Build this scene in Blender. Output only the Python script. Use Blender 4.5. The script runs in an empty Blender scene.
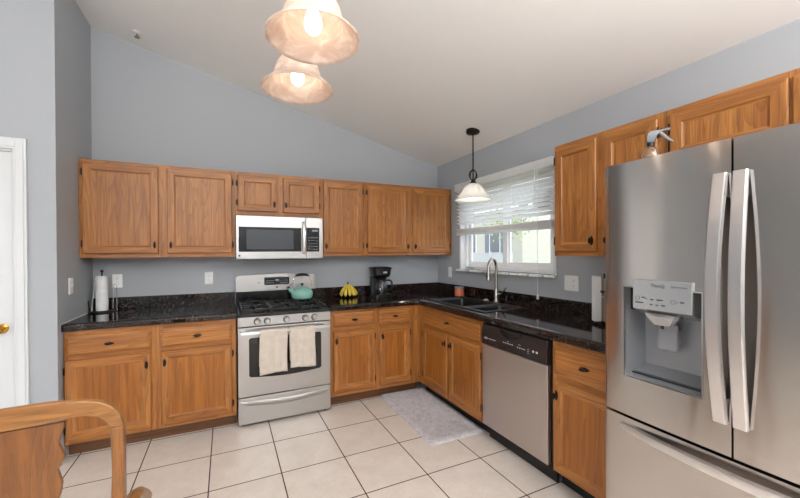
import bpy, bmesh, math, random
from mathutils import Vector, Matrix
random.seed(7)
PI = math.pi
scene = bpy.context.scene
COL = scene.collection

# ------------------------------------------------------------------ camera
cam_d = bpy.data.cameras.new('camera')
cam = bpy.data.objects.new('camera', cam_d)
COL.objects.link(cam)
_y, _p, _r = math.radians(24.813), math.radians(-0.302), math.radians(-0.302)
fwd = Vector((math.sin(_y)*math.cos(_p), math.cos(_y)*math.cos(_p), math.sin(_p)))
rgt = Vector((math.cos(_y), -math.sin(_y), 0)); upv = rgt.cross(fwd)
R_ = rgt*math.cos(_r) + upv*math.sin(_r)
U_ = -rgt*math.sin(_r) + upv*math.cos(_r)
M = Matrix((R_, U_, -fwd)).transposed().to_4x4()
M.translation = Vector((-2.3779, -3.7053, 1.4003))
cam.matrix_world = M
cam_d.sensor_width = 36.0
cam_d.lens = 353.01/800*36.0
cam_d.shift_x = 11.03/800
cam_d.shift_y = 5.59/800
cam_d.clip_start = 0.05
scene.camera = cam

# ------------------------------------------------------------------ world, sun, large lights, exposure
world = bpy.data.worlds.new('world'); scene.world = world
world.use_nodes = True
wn = world.node_tree
sky = wn.nodes.new('ShaderNodeTexSky')
sky.sky_type = 'NISHITA'
sky.sun_disc = False
sky.sun_elevation = math.radians(48)
sky.sun_rotation = math.radians(200)
bg = wn.nodes['Background']
bg.inputs['Strength'].default_value = 0.43
hsv = wn.nodes.new('ShaderNodeHueSaturation'); hsv.inputs['Saturation'].default_value = .45
wn.links.new(sky.outputs['Color'], hsv.inputs['Color']); wn.links.new(hsv.outputs['Color'], bg.inputs['Color'])

sun_d = bpy.data.lights.new('sun', 'SUN'); sun_d.energy = .6; sun_d.angle = 0.02
sun_d.color = (1.0, 0.96, 0.9)
sun = bpy.data.objects.new('sun', sun_d); COL.objects.link(sun)
sun.rotation_euler = (math.radians(42), 0, math.radians(-60))

def area(name, loc, rot, sx, sy, e, col=(1, 1, 1)):
    d = bpy.data.lights.new(name, 'AREA'); d.shape = 'RECTANGLE'
    d.size = sx; d.size_y = sy; d.energy = e; d.color = col
    o = bpy.data.objects.new(name, d); COL.objects.link(o)
    o.location = loc; o.rotation_euler = rot
    return o
area('ceiling_bounce_fill', (-1.7, -5.0, 1.9), (PI, 0, 0), 2.2, 1.6, 220, (1.0, .985, .96))  # added upward fill, bounced off the ceiling; no lamp stands there
# area lights standing in for daylight at unseen openings behind the camera
area('gable_daylight_fill', (-3.45, -6.93, 2.55), (PI/2, 0, 0), 1.8, .68, 30, (0.94, 0.97, 1.0))  # invented opening, set high so steel and counter do not mirror it
area('west_daylight', (-6.93, -5.1, 1.45), (PI/2, 0, -PI/2), 2.6, 1.6, 25, (0.94, 0.97, 1.0))

scene.view_settings.view_transform = 'Standard'
scene.view_settings.look = 'None'
scene.view_settings.gamma = 1
scene.view_settings.use_curve_mapping = False
scene.view_settings.exposure = 0.45

# ------------------------------------------------------------------ mesh builder
class MB:
    def __init__(s): s.bm = bmesh.new()
    def quad(s, pts, mat=0):
        f = s.bm.faces.new([s.bm.verts.new(p) for p in pts]); f.material_index = mat; return f
    def box(s, x0, x1, y0, y1, z0, z1, mat=0):
        v = [s.bm.verts.new((x, y, z)) for z in (z0, z1) for y in (y0, y1) for x in (x0, x1)]
        for i in ((0, 2, 3, 1), (4, 5, 7, 6), (0, 1, 5, 4), (2, 6, 7, 3), (0, 4, 6, 2), (1, 3, 7, 5)):
            f = s.bm.faces.new([v[k] for k in i]); f.material_index = mat
        return s
    def loft(s, rings, mat=0, cap=(True, True), closed=True, sidemat=None):
        """rings: list of equal-length point lists"""
        vs = [[s.bm.verts.new(p) for p in r] for r in rings]
        n = len(rings[0])
        for a, b in zip(vs, vs[1:]):
            for i in range(n if closed else n-1):
                j = (i+1) % n
                try:
                    f = s.bm.faces.new((a[i], a[j], b[j], b[i]))
                    f.material_index = sidemat[i] if sidemat else mat
                except ValueError: pass
        if cap[0]: s.bm.faces.new(list(reversed(vs[0]))).material_index = mat
        if cap[1]: s.bm.faces.new(vs[-1]).material_index = mat
        return s
    def tube(s, pts, r, seg=10, mat=0, cap=(True, True), flat=None):
        """sweep an ellipse (r may be per-point; flat = (w, h) rectangle-ish) along pts"""
        pts = [Vector(p) for p in pts]
        rs = r if isinstance(r, (list, tuple)) else [r]*len(pts)
        rings = []; prev = None
        for i, p in enumerate(pts):
            t = (pts[min(i+1, len(pts)-1)] - pts[max(i-1, 0)])
            t = t.normalized() if t.length > 1e-9 else Vector((0, 0, 1))
            if prev is None:
                a = Vector((0, 0, 1)) if abs(t.z) < .9 else Vector((1, 0, 0))
                n = (a - t*a.dot(t)).normalized()
            else:
                n = (prev - t*prev.dot(t)).normalized()
            prev = n; b = t.cross(n)
            rings.append([p + (n*math.cos(2*PI*k/seg) + b*math.sin(2*PI*k/seg))*rs[i] for k in range(seg)])
        return s.loft(rings, mat, cap)
    def lathe(s, prof, c=(0, 0, 0), seg=24, mat=0, axis='z', mats=None):
        """prof: (r, h); open ends closed to the axis when r==0"""
        def P(r, h, k):
            a = 2*PI*k/seg; u, v = r*math.cos(a), r*math.sin(a)
            if axis == 'z': q = (u, v, h)
            elif axis == 'y': q = (v, h, u)
            else: q = (h, u, v)
            return (q[0]+c[0], q[1]+c[1], q[2]+c[2])
        rows = []
        for r, h in prof:
            rows.append([s.bm.verts.new(P(0, h, 0))] if r < 1e-6 else [s.bm.verts.new(P(r, h, k)) for k in range(seg)])
        for q, (a, b) in enumerate(zip(rows, rows[1:])):
            m = mats[q] if mats else mat
            for k in range(seg):
                j = (k+1) % seg
                if len(a) == 1 and len(b) == 1: continue
                if len(a) == 1: vs = (a[0], b[j], b[k])
                elif len(b) == 1: vs = (a[k], a[j], b[0])
                else: vs = (a[k], a[j], b[j], b[k])
                s.bm.faces.new(vs).material_index = m
        return s
    def cyl(s, p0, p1, r, seg=16, mat=0): return s.tube([p0, p1], r, seg, mat)
    def prism(s, poly, axis, a, b, mat=0):
        """poly: 2-D points in the two other axes, extruded a..b along axis"""
        def P(u, v, w): return {'x': (w, u, v), 'y': (u, w, v), 'z': (u, v, w)}[axis]
        return s.loft([[P(u, v, a) for u, v in poly], [P(u, v, b) for u, v in poly]], mat)
    def ball(s, c, r, seg=14, rings=8, mat=0):
        rr = r if isinstance(r, (tuple, list)) else (r, r, r)
        n0 = len(s.bm.verts)
        prof = [(math.sin(PI*i/rings), -math.cos(PI*i/rings)) for i in range(rings+1)]
        s.lathe(prof, (0, 0, 0), seg, mat)
        s.bm.verts.ensure_lookup_table()
        for v in s.bm.verts[n0:]:
            v.co = Vector((v.co.x*rr[0]+c[0], v.co.y*rr[1]+c[1], v.co.z*rr[2]+c[2]))
        return s
    def build(s, name, mats, parent=None, bevel=0, smooth=35, seg=2, solid=0):
        bm = s.bm
        bmesh.ops.recalc_face_normals(bm, faces=bm.faces)
        me = bpy.data.meshes.new(name); bm.to_mesh(me); bm.free()
        for m in (mats if isinstance(mats, (list, tuple)) else [mats]): me.materials.append(m)
        if smooth:
            for p in me.polygons: p.use_smooth = True
            me.set_sharp_from_angle(angle=math.radians(smooth))
        o = bpy.data.objects.new(name, me); COL.objects.link(o)
        if parent: o.parent = parent
        if solid:
            md = o.modifiers.new('solid', 'SOLIDIFY'); md.thickness = solid; md.offset = 0
        if bevel:
            md = o.modifiers.new('bevel', 'BEVEL'); md.width = bevel; md.segments = seg
            md.limit_method = 'ANGLE'; md.angle_limit = math.radians(50)
            md.harden_normals = True
        return o

def tag(o, label, cat, group=None):
    o['label'] = label; o['category'] = cat
    if group: o['group'] = group
    return o
def thing(name, label, cat, loc, rotz=0, group=None):
    o = bpy.data.objects.new(name, None); COL.objects.link(o)
    o.empty_display_size = .1
    o.location = loc; o.rotation_euler = (0, 0, rotz)
    return tag(o, label, cat, group)
def struct(o):
    o['kind'] = 'structure'; return o
def copy_tree(o, parent=None):
    c = o.copy(); COL.objects.link(c)
    if parent: c.parent = parent
    for ch in list(o.children): copy_tree(ch, c)
    return c
def rrect(w, h, r, n=5, cx=0, cy=0):
    pts = []
    for (sx, sy, a0) in ((1, 1, 0), (-1, 1, 90), (-1, -1, 180), (1, -1, 270)):
        for k in range(n+1):
            a = math.radians(a0 + 90*k/n)
            pts.append((cx + sx*(w/2-r) + r*math.cos(a), cy + sy*(h/2-r) + r*math.sin(a)))
    return pts
def text(name, body, size, parent, loc, rot, m, depth=.0004):
    cu = bpy.data.curves.new(name, 'FONT'); cu.body = body; cu.size = size; cu.extrude = depth
    cu.align_x = 'CENTER'; cu.align_y = 'CENTER'
    t = bpy.data.objects.new(name, cu); COL.objects.link(t)
    bpy.context.view_layer.update()
    dg = bpy.context.evaluated_depsgraph_get()
    me = bpy.data.meshes.new_from_object(t.evaluated_get(dg))
    bpy.data.objects.remove(t)
    o = bpy.data.objects.new(name, me); COL.objects.link(o)
    me.materials.clear(); me.materials.append(m)
    o.parent = parent; o.location = loc; o.rotation_euler = rot
    return o

# ------------------------------------------------------------------ materials
def srgb(r, g, b):
    f = lambda c: (c/255/12.92) if c/255 <= .04045 else ((c/255+.055)/1.055)**2.4
    return (f(r), f(g), f(b), 1)
def mat(name, col, rough=.5, metal=0, spec=.5, **kw):
    m = bpy.data.materials.new(name); m.use_nodes = True
    b = m.node_tree.nodes['Principled BSDF']
    b.inputs['Base Color'].default_value = col
    b.inputs['Roughness'].default_value = rough
    b.inputs['Metallic'].default_value = metal
    b.inputs['Specular IOR Level'].default_value = spec
    for k, v in kw.items(): b.inputs[k.replace('_', ' ')].default_value = v
    return m
class N:
    def __init__(s, m):
        s.t = m.node_tree; s.b = s.t.nodes['Principled BSDF']
    def n(s, typ, **kw):
        x = s.t.nodes.new(typ)
        for k, v in kw.items(): setattr(x, k, v)
        return x
    def l(s, a, b): s.t.links.new(a, b)
    def math(s, op, a, b=None):
        x = s.n('ShaderNodeMath', operation=op)
        for i, v in enumerate((a, b)):
            if v is None: continue
            if isinstance(v, (int, float)): x.inputs[i].default_value = v
            else: s.l(v, x.inputs[i])
        return x.outputs[0]
    def mix(s, f, a, b):
        x = s.n('ShaderNodeMix', data_type='RGBA')
        for k, v in ((0, f), (6, a), (7, b)):
            if isinstance(v, (int, float)): x.inputs[k].default_value = v
            elif isinstance(v, tuple): x.inputs[k].default_value = v
            else: s.l(v, x.inputs[k])
        return x.outputs[2]
    def ramp(s, f, stops):
        x = s.n('ShaderNodeValToRGB')
        e = x.color_ramp.elements
        while len(e) < len(stops): e.new(.5)
        for q, (p, c) in zip(e, stops): q.position = p; q.color = c
        s.l(f, x.inputs[0]); return x.outputs[0]
    def coords(s, scale, kind='Object', rnd=0):
        tc = s.n('ShaderNodeTexCoord'); mp = s.n('ShaderNodeMapping')
        v = tc.outputs[kind]
        if rnd:
            oi = s.n('ShaderNodeObjectInfo'); ad = s.n('ShaderNodeVectorMath', operation='MULTIPLY_ADD')
            cb = s.n('ShaderNodeCombineXYZ')
            for i in range(3): s.l(oi.outputs['Random'], cb.inputs[i])
            s.l(cb.outputs[0], ad.inputs[0]); ad.inputs[1].default_value = (rnd, rnd*1.7, rnd*2.3); s.l(v, ad.inputs[2]); v = ad.outputs[0]
        s.l(v, mp.inputs['Vector']); mp.inputs['Scale'].default_value = scale
        return mp.outputs[0]
    def noise(s, vec, scale, detail=4, rough=.55, dist=0):
        x = s.n('ShaderNodeTexNoise'); s.l(vec, x.inputs['Vector'])
        x.inputs['Scale'].default_value = scale; x.inputs['Detail'].default_value = detail
        x.inputs['Roughness'].default_value = rough; x.inputs['Distortion'].default_value = dist
        return x.outputs['Fac']
    def bump(s, h, strength=.2, dist=.002):
        x = s.n('ShaderNodeBump'); x.inputs['Strength'].default_value = strength; x.inputs['Distance'].default_value = dist
        s.l(h, x.inputs['Height']); s.l(x.outputs[0], s.b.inputs['Normal'])

def oak(name, along, light, mid, dark, cath=1.0, rough=.38):
    """oak: growth-ring contours stretched along the grain plus fine pores"""
    m = mat(name, mid, rough); k = N(m)
    st = lambda a, b: tuple(b if ax == along else a for ax in 'xyz')
    v = k.coords(st(1, .085), rnd=7)
    f = k.noise(v, 6.5, 2.5, .5, .25)
    rings = k.math('FRACT', k.math('MULTIPLY', f, 20*cath))
    saw = k.math('POWER', rings, 2.2)
    pores = k.noise(k.coords(st(1, .025), rnd=3), 210, 3, .7)
    streak = k.noise(k.coords(st(1, .03), rnd=5), 38, 3, .6)
    tone = k.noise(k.coords(st(1, .15), rnd=5), 6, 3)
    c = k.mix(k.ramp(tone, [(.3, (0, 0, 0, 1)), (.7, (1, 1, 1, 1))]), mid, light)
    c = k.mix(k.math('MULTIPLY', k.ramp(streak, [(.40, (0, 0, 0, 1)), (.68, (1, 1, 1, 1))]), .5), c, dark)
    c = k.mix(k.math('MULTIPLY', saw, .42), c, dark)
    c = k.mix(k.math('MULTIPLY', k.ramp(pores, [(.50, (0, 0, 0, 1)), (.70, (1, 1, 1, 1))]), .55), c, dark)
    k.l(c, k.b.inputs['Base Color'])
    k.bump(pores, .08, .001)
    return m
OL, OM, OD = srgb(190, 128, 66), srgb(170, 108, 50), srgb(98, 52, 19)
OAK_V = oak('oak_vertical', 'z', OL, OM, OD)
OAK_H = oak('oak_horizontal', 'x', OL, OM, OD, .8)
OAK_FINE = oak('oak_fine_panel', 'z', srgb(178, 112, 44), srgb(162, 98, 36), srgb(104, 56, 18), .35)
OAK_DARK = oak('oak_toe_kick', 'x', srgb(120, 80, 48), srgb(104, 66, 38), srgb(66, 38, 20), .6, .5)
CH_V = oak('chair_oak_vertical', 'z', srgb(146, 96, 48), srgb(126, 78, 36), srgb(80, 46, 20), .7, .32)
CH_H = oak('chair_oak_horizontal', 'x', srgb(158, 110, 60), srgb(140, 92, 46), srgb(90, 54, 24), .7, .32)

def wall_mat(name, col, rough=.6, bump=.05):
    m = mat(name, col, rough, spec=.3); k = N(m)
    n = k.noise(k.coords((1, 1, 1)), 140, 3)
    k.bump(n, bump, .001); return m
WALL = wall_mat('grey_wall_paint', srgb(170, 174, 179))
CEIL = wall_mat('white_ceiling_paint', srgb(232, 231, 229), .8, .12)
WHITE = mat('white_trim_paint', srgb(216, 218, 220), .35)
N(WHITE).bump(N(WHITE).noise(N(WHITE).coords((1, 1, 1)), 60, 2), .03, .001)

VINYL = mat('white_window_vinyl', srgb(244, 245, 246), .3)
def tile_mat():
    m = mat('beige_floor_tile', srgb(205, 190, 175), .32); k = N(m)
    tc = k.n('ShaderNodeTexCoord'); sp = k.n('ShaderNodeSeparateXYZ'); k.l(tc.outputs['Object'], sp.inputs[0])
    px, py = .4165, .4085
    def edge(o, off, per):
        t = k.math('DIVIDE', k.math('SUBTRACT', o, off), per)
        fr = k.math('FRACT', k.math('ADD', t, 100.0))
        d = k.math('MINIMUM', fr, k.math('SUBTRACT', 1.0, fr))
        return k.math('MULTIPLY', d, per), k.math('FLOOR', t)
    ex, ix = edge(sp.outputs[0], -2.064, px); ey, iy = edge(sp.outputs[1], -.971, py)
    d = k.math('MINIMUM', ex, ey)
    grout = k.ramp(k.math('MULTIPLY', d, 100), [(.30, (1, 1, 1, 1)), (.42, (0, 0, 0, 1))])
    cb = k.n('ShaderNodeCombineXYZ'); k.l(ix, cb.inputs[0]); k.l(iy, cb.inputs[1])
    wn_ = k.n('ShaderNodeTexWhiteNoise', noise_dimensions='2D'); k.l(cb.outputs[0], wn_.inputs['Vector'])
    ad = k.n('ShaderNodeVectorMath', operation='MULTIPLY_ADD'); k.l(wn_.outputs['Color'], ad.inputs[0]); ad.inputs[1].default_value = (5, 5, 5); k.l(tc.outputs['Object'], ad.inputs[2])
    n1 = k.noise(ad.outputs[0], 7, 5, .6, .6); n2 = k.noise(ad.outputs[0], 60, 4, .65)
    c = k.mix(k.ramp(n1, [(.35, (0, 0, 0, 1)), (.68, (1, 1, 1, 1))]), srgb(212, 201, 192), srgb(222, 213, 205))
    c = k.mix(k.math('MULTIPLY', k.ramp(n2, [(.52, (0, 0, 0, 1)), (.7, (1, 1, 1, 1))]), .35), c, srgb(196, 180, 165))
    c = k.mix(k.math('MULTIPLY', wn_.outputs['Value'], .12), c, srgb(208, 193, 180))
    c = k.mix(grout, c, srgb(62, 48, 42))
    k.l(c, k.b.inputs['Base Color'])
    k.l(k.mix(grout, (.3, .3, .3, 1), (.85, .85, .85, 1)), k.b.inputs['Roughness'])
    k.bump(k.math('SUBTRACT', 1.0, grout), .4, .002)
    return m
TILE = tile_mat()

def granite():
    m = mat('dark_speckled_counter', (.01, .009, .009, 1), .07, spec=.55); k = N(m)
    v = k.coords((1, 1, 1))
    n1 = k.noise(v, 55, 5, .7); n2 = k.noise(v, 120, 4, .7, .4); n3 = k.noise(v, 22, 3)
    c = k.mix(k.ramp(n1, [(.50, (0, 0, 0, 1)), (.60, (1, 1, 1, 1))]), srgb(9, 9, 10), srgb(62, 43, 37))
    c = k.mix(k.ramp(n2, [(.60, (0, 0, 0, 1)), (.66, (1, 1, 1, 1))]), c, srgb(176, 150, 138))
    c = k.mix(k.ramp(n3, [(.42, (0, 0, 0, 1)), (.6, (1, 1, 1, 1))]), c, k.mix(.6, c, srgb(10, 10, 11)))
    k.l(c, k.b.inputs['Base Color']); return m
GRAN = granite()

def steel(name, col, rough=.28, along='x', aniso=.6):
    m = mat(name, col, rough, 1.0); k = N(m)
    st = tuple(.02 if a == along else 1 for a in 'xyz')
    n = k.noise(k.coords(st), 420, 3, .7)
    k.l(k.ramp(n, [(.3, (rough-.025,)*3+(1,)), (.7, (rough+.03,)*3+(1,))]), k.b.inputs['Roughness'])
    return m
STEEL = steel('brushed_stainless', srgb(188, 186, 184), .32, 'x')
STEEL_V = mat('satin_stainless', srgb(196, 188, 183), .34, 1.0)
def anis(m, a, rot=0):
    k = N(m); tg = k.n('ShaderNodeTangent', direction_type='RADIAL', axis='Z')
    k.l(tg.outputs[0], k.b.inputs['Tangent']); k.b.inputs['Anisotropic'].default_value = a; k.b.inputs['Anisotropic Rotation'].default_value = rot
STEEL_F = mat('fridge_stainless', srgb(192, 186, 181), .14, 1.0)
anis(STEEL_F, .96, .25)
STEEL_LT = mat('satin_handle_metal', srgb(216, 213, 212), .30, 1.0)
CHROME = mat('polished_nickel', srgb(200, 198, 194), .14, 1.0)
NICKEL = mat('brushed_nickel', srgb(178, 172, 164), .26, 1.0)
BLACK = mat('black_gloss_enamel', srgb(14, 14, 15), .16)
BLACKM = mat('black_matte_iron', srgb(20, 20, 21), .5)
BLACKP = mat('black_plastic', srgb(20, 19, 20), .34)
GLASSB = mat('black_oven_glass', srgb(16, 17, 18), .06, spec=.7)
BRONZE = mat('oil_rubbed_bronze', srgb(40, 32, 28), .38, .7)
GREYP = mat('grey_plastic', srgb(130, 132, 136), .4)
LGREYP = mat('light_grey_plastic', srgb(196, 197, 199), .35)
WHITEP = mat('white_plastic', srgb(236, 236, 234), .35)
BRASS = mat('brass', srgb(190, 140, 60), .22, 1.0)
def glass_mat(name, col, rough=.0):
    m = mat(name, col, rough); b = m.node_tree.nodes['Principled BSDF']
    b.inputs['Transmission Weight'].default_value = 1; b.inputs['IOR'].default_value = 1.45; return m
GLASS = glass_mat('clear_glass', (.93, .95, .95, 1))
def pane_mat():
    m = bpy.data.materials.new('window_glass'); m.use_nodes = True; t = m.node_tree
    t.nodes.remove(t.nodes['Principled BSDF'])
    g = t.nodes.new('ShaderNodeBsdfGlossy'); g.inputs['Roughness'].default_value = 0.02
    tr = t.nodes.new('ShaderNodeBsdfTransparent'); fr = t.nodes.new('ShaderNodeValue'); fr.outputs[0].default_value = .05
    mx = t.nodes.new('ShaderNodeMixShader')
    t.links.new(fr.outputs[0], mx.inputs[0]); t.links.new(tr.outputs[0], mx.inputs[1]); t.links.new(g.outputs[0], mx.inputs[2])
    t.links.new(mx.outputs[0], t.nodes['Material Output'].inputs['Surface']); return m
PANE = pane_mat()
def emit(name, col, s):
    m = mat(name, col, .5); b = m.node_tree.nodes['Principled BSDF']
    b.inputs['Emission Color'].default_value = col; b.inputs['Emission Strength'].default_value = s; return m

# ================================================================== structure
XL, XW = -7.0, -3.384          # far left of the dining side, partition face
YF = -7.0
HY = -.69                      # face of the hall wall
ZC, K = 2.455, .2485           # eave height at the right wall, pitch of the vault
XR = -4.6                      # ridge
zc = lambda x: ZC - K*x if x > XR else ZC - K*XR - K*(XR - x)
T = .12

def slab_quad(mb, pts, n, t, m=0):
    n = Vector(n)*t
    mb.loft([[Vector(p) for p in pts], [Vector(p)+n for p in pts]], m)

mb = MB(); mb.box(XL, .0, YF, 0, -.08, 0); struct(mb.build('floor', TILE, smooth=0))
mb = MB(); mb.prism([(XW-T, 0), (0, 0), (0, zc(0)), (XW-T, zc(XW-T))], 'y', 0, T)
struct(mb.build('wall_back', WALL, smooth=0))
# right wall with the window hole
WY0, WY1, WZ0, WZ1 = -1.705, -.47, 1.215, 2.12
mb = MB()
mb.box(0, T, YF, WY0, 0, ZC); mb.box(0, T, WY1, 0, 0, ZC); mb.box(0, T, WY0, WY1, 0, WZ0); mb.box(0, T, WY0, WY1, WZ1, ZC)
struct(mb.build('wall_right', WALL, smooth=0))
mb = MB(); mb.prism([(XW-T, 0), (XW, 0), (XW, zc(XW)), (XW-T, zc(XW-T))], 'y', HY, 0)
struct(mb.build('wall_left', WALL, smooth=0))
# hall wall (with the door opening)
DX0, DX1, DZ = -4.365, -3.585, 2.065
mb = MB()
mb.prism([(DX1, 0), (XW-T, 0), (XW-T, zc(XW-T)), (DX1, zc(DX1))], 'y', HY, HY+T)
mb.prism([(DX0, DZ), (DX1, DZ), (DX1, zc(DX1)), (DX0, zc(DX0))], 'y', HY, HY+T)
mb.prism([(XL, 0), (DX0, 0), (DX0, zc(DX0)), (XR, zc(XR)), (XL, zc(XL))], 'y', HY, HY+T)
struct(mb.build('wall_hall', WALL, smooth=0))
# dining side walls, with openings placed to suit the added daylight area lights
mb = MB()
mb.prism([(-2.45, 0), (0, 0), (0, zc(0)), (-2.45, zc(-2.45))], 'y', YF-T, YF)
mb.prism([(-4.45, 2.92), (-2.45, 2.92), (-2.45, zc(-2.45)), (-4.45, zc(-4.45))], 'y', YF-T, YF)
mb.box(-4.45, -2.45, YF-T, YF, 0, 2.18)
mb.prism([(XL, 0), (-4.45, 0), (-4.45, zc(-4.45)), (XR, zc(XR)), (XL, zc(XL))], 'y', YF-T, YF)
struct(mb.build('wall_front', WALL, smooth=0))
mb = MB()
mb.box(XL-T, XL, -3.8, HY, 0, zc(XL)); mb.box(XL-T, XL, YF, -6.4, 0, zc(XL))
mb.box(XL-T, XL, -6.4, -3.8, 0, .65); mb.box(XL-T, XL, -6.4, -3.8, 2.25, zc(XL))
struct(mb.build('wall_west', WALL, smooth=0))
mb = MB()
mb.prism([(XL-T, zc(XL-T)), (XR, zc(XR)), (T, zc(0)-K*T), (T, zc(0)-K*T+.1), (XR, zc(XR)+.1), (XL-T, zc(XL-T)+.1)], 'y', YF-T, T)
struct(mb.build('ceiling', CEIL, smooth=0))
# baseboards
mb = MB(); mb.box(-3.518, XW-.0, HY-.014, HY, 0, .085); mb.box(XW, XW+.012, HY-.014, -.64, 0, .085)
struct(mb.build('baseboard_left', WHITE, bevel=.003))
mb = MB(); mb.box(XL, DX0-.08, HY-.014, HY, 0, .085); struct(mb.build('baseboard_hall', WHITE, bevel=.003))
mb = MB(); mb.box(-.014, 0, YF, -3.6, 0, .085); struct(mb.build('baseboard_right', WHITE, bevel=.003))

# door in the hall wall
def panel_face(mb, x0, x1, z0, z1, yf, inset, depth, mfr=0):
    pass
mb = MB()
dy = HY+.025
cols = [(DX0+.12, (DX0+DX1)/2-.05), ((DX0+DX1)/2+.05, DX1-.12)]
rows = [(.22, .80), (.95, 1.58), (1.70, 1.92)]
mb.box(DX0+.012, DX1-.012, dy, dy+.035, .01, DZ-.012)
for (a, b) in cols:
    for (c, d) in rows:
        mb.loft([[(x, dy-.0005, z) for x, z in ((a, c), (b, c), (b, d), (a, d))],
                 [(x, dy+.006, z) for x, z in ((a+.012, c+.012), (b-.012, c+.012), (b-.012, d-.012), (a+.012, d-.012))],
                 [(x, dy-.003, z) for x, z in ((a+.04, c+.04), (b-.04, c+.04), (b-.04, d-.04), (a+.04, d-.04))]], cap=(False, True))
door = struct(mb.build('door_1', WHITE, bevel=.002))
mb = MB(); mb.lathe([(0, 0), (.03, 0), (.03, -.006), (.011, -.012), (.011, -.03), (.024, -.038), (.028, -.052), (.02, -.064), (0, -.067)], (DX1-.072, dy, .935), 20, axis='y')
mb.build('door_knob', BRASS, door)
mb = MB(); mb.box(DX1-.0125, DX1-.0095, dy-.002, dy+.02, .90, .96); mb.build('latch_plate', NICKEL, door)
# casing
def casing(mb, x0, x1, z0, z1):
    mb.box(x0, x1, HY-.018, HY, z0, z1)
mb = MB()
casing(mb, DX1, DX1+.062, 0, DZ+.07); casing(mb, DX0-.062, DX0, 0, DZ+.07); casing(mb, DX0, DX1, DZ, DZ+.07)
mb.box(DX1+.012, DX1+.05, HY-.024, HY-.018, 0, DZ+.058); mb.box(DX0-.05, DX0-.012, HY-.024, HY-.018, 0, DZ+.058); mb.box(DX0-.012, DX1+.012, HY-.024, HY-.018, DZ+.012, DZ+.058)
mb.box(DX1-.012, DX1, HY, HY+T, 0, DZ); mb.box(DX0, DX0+.012, HY, HY+T, 0, DZ); mb.box(DX0+.012, DX1-.012, HY, HY+T, DZ-.012, DZ)
struct(mb.build('trim_1', WHITE, bevel=.004))

# ------------------------------------------------------------------ window
def ring_yz(mb, x0, x1, y0, y1, z0, z1, w, m=0, wb=None):
    wb = wb or w
    mb.box(x0, x1, y0, y0+w, z0, z1, m); mb.box(x0, x1, y1-w, y1, z0, z1, m)
    mb.box(x0, x1, y0+w, y1-w, z0, z0+wb, m); mb.box(x0, x1, y0+w, y1-w, z1-w, z1, m)
mb = MB()
ring_yz(mb, .055, .115, WY0, WY1, WZ0, WZ1, .035)
win = struct(mb.build('window_1', VINYL, bevel=.003))
ym = -1.115
mb = MB(); ring_yz(mb, .080, .105, ym-.02, WY1-.036, WZ0+.036, WZ1-.036, .05); mb.build('sash', VINYL, win, bevel=.003)
mb = MB(); ring_yz(mb, .060, .079, WY0+.036, ym+.05, WZ0+.036, WZ1-.036, .055); mb.build('sash', VINYL, win, bevel=.003)
mb = MB(); mb.box(.062, .066, ym+.038, ym+.046, WZ0+.10, WZ1-.1); mb.build('weather_strip', GREYP, win)
mb = MB(); mb.box(.090, .094, ym+.03, WY1-.086, WZ0+.086, WZ1-.086); mb.build('pane', PANE, win)
mb = MB(); mb.box(.068, .072, WY0+.091, ym-.005, WZ0+.091, WZ1-.091); mb.build('pane', PANE, win)
mb = MB(); mb.box(.045, .055, WY1-.16, WY1-.05, WZ0+.012, WZ0+.020); mb.build('sash_latch', GREYP, win)
MARB = mat('white_marble', srgb(232, 232, 230), .2); k = N(MARB)
k.l(k.ramp(k.noise(k.coords((1, 1, 1)), 14, 5, .6, 1.2), [(.40, srgb(175, 176, 178)), (.5, srgb(235, 235, 233))]), k.b.inputs['Base Color'])
mb = MB(); mb.box(-.045, .055, WY0-.035, WY1+.035, WZ0-.022, WZ0)
struct(mb.build('trim_2', MARB, bevel=.004))
# drywall return trim, white
mb = MB(); mb.box(-.004, .055, WY1-.006, WY1+.02, WZ0, WZ1); mb.box(-.004, .055, WY0-.02, WY0+.006, WZ0, WZ1)
struct(mb.build('trim_3', WHITE))

# ================================================================== cabinets
def door_mesh(x0, x1, z0, z1, yf, th=.019, fw=.052, panel=OAK_V):
    """frame-and-panel door, front at yf (facing -y)"""
    def ring(i, y): return [(x0+i, y, z0+i), (x1-i, y, z0+i), (x1-i, y, z1-i), (x0+i, y, z1-i)]
    mb = MB(); sm = [1, 0, 1, 0]
    yb = yf+th
    mb.loft([ring(0, yb), ring(0, yf+.006), ring(.005, yf)], cap=(True, False), sidemat=sm)
    mb.loft([ring(.005, yf), ring(fw, yf), ring(fw+.004, yf+.0045), ring(fw+.012, yf+.0075)], cap=(False, False), sidemat=sm)
    mb.quad(ring(fw+.012, yf+.0075), 2)
    bmesh.ops.remove_doubles(mb.bm, verts=mb.bm.verts, dist=1e-5)
    return mb, [OAK_V, OAK_H, panel]
def drawer_mesh(x0, x1, z0, z1, yf, th=.019, bev=.020):
    def ring(i, y): return [(x0+i, y, z0+i), (x1-i, y, z0+i), (x1-i, y, z1-i), (x0+i, y, z1-i)]
    mb = MB()
    mb.loft([ring(0, yf+th), ring(0, yf+.010), ring(bev*.75, yf+.002), ring(bev, yf)])
    return mb, [OAK_H]
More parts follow.
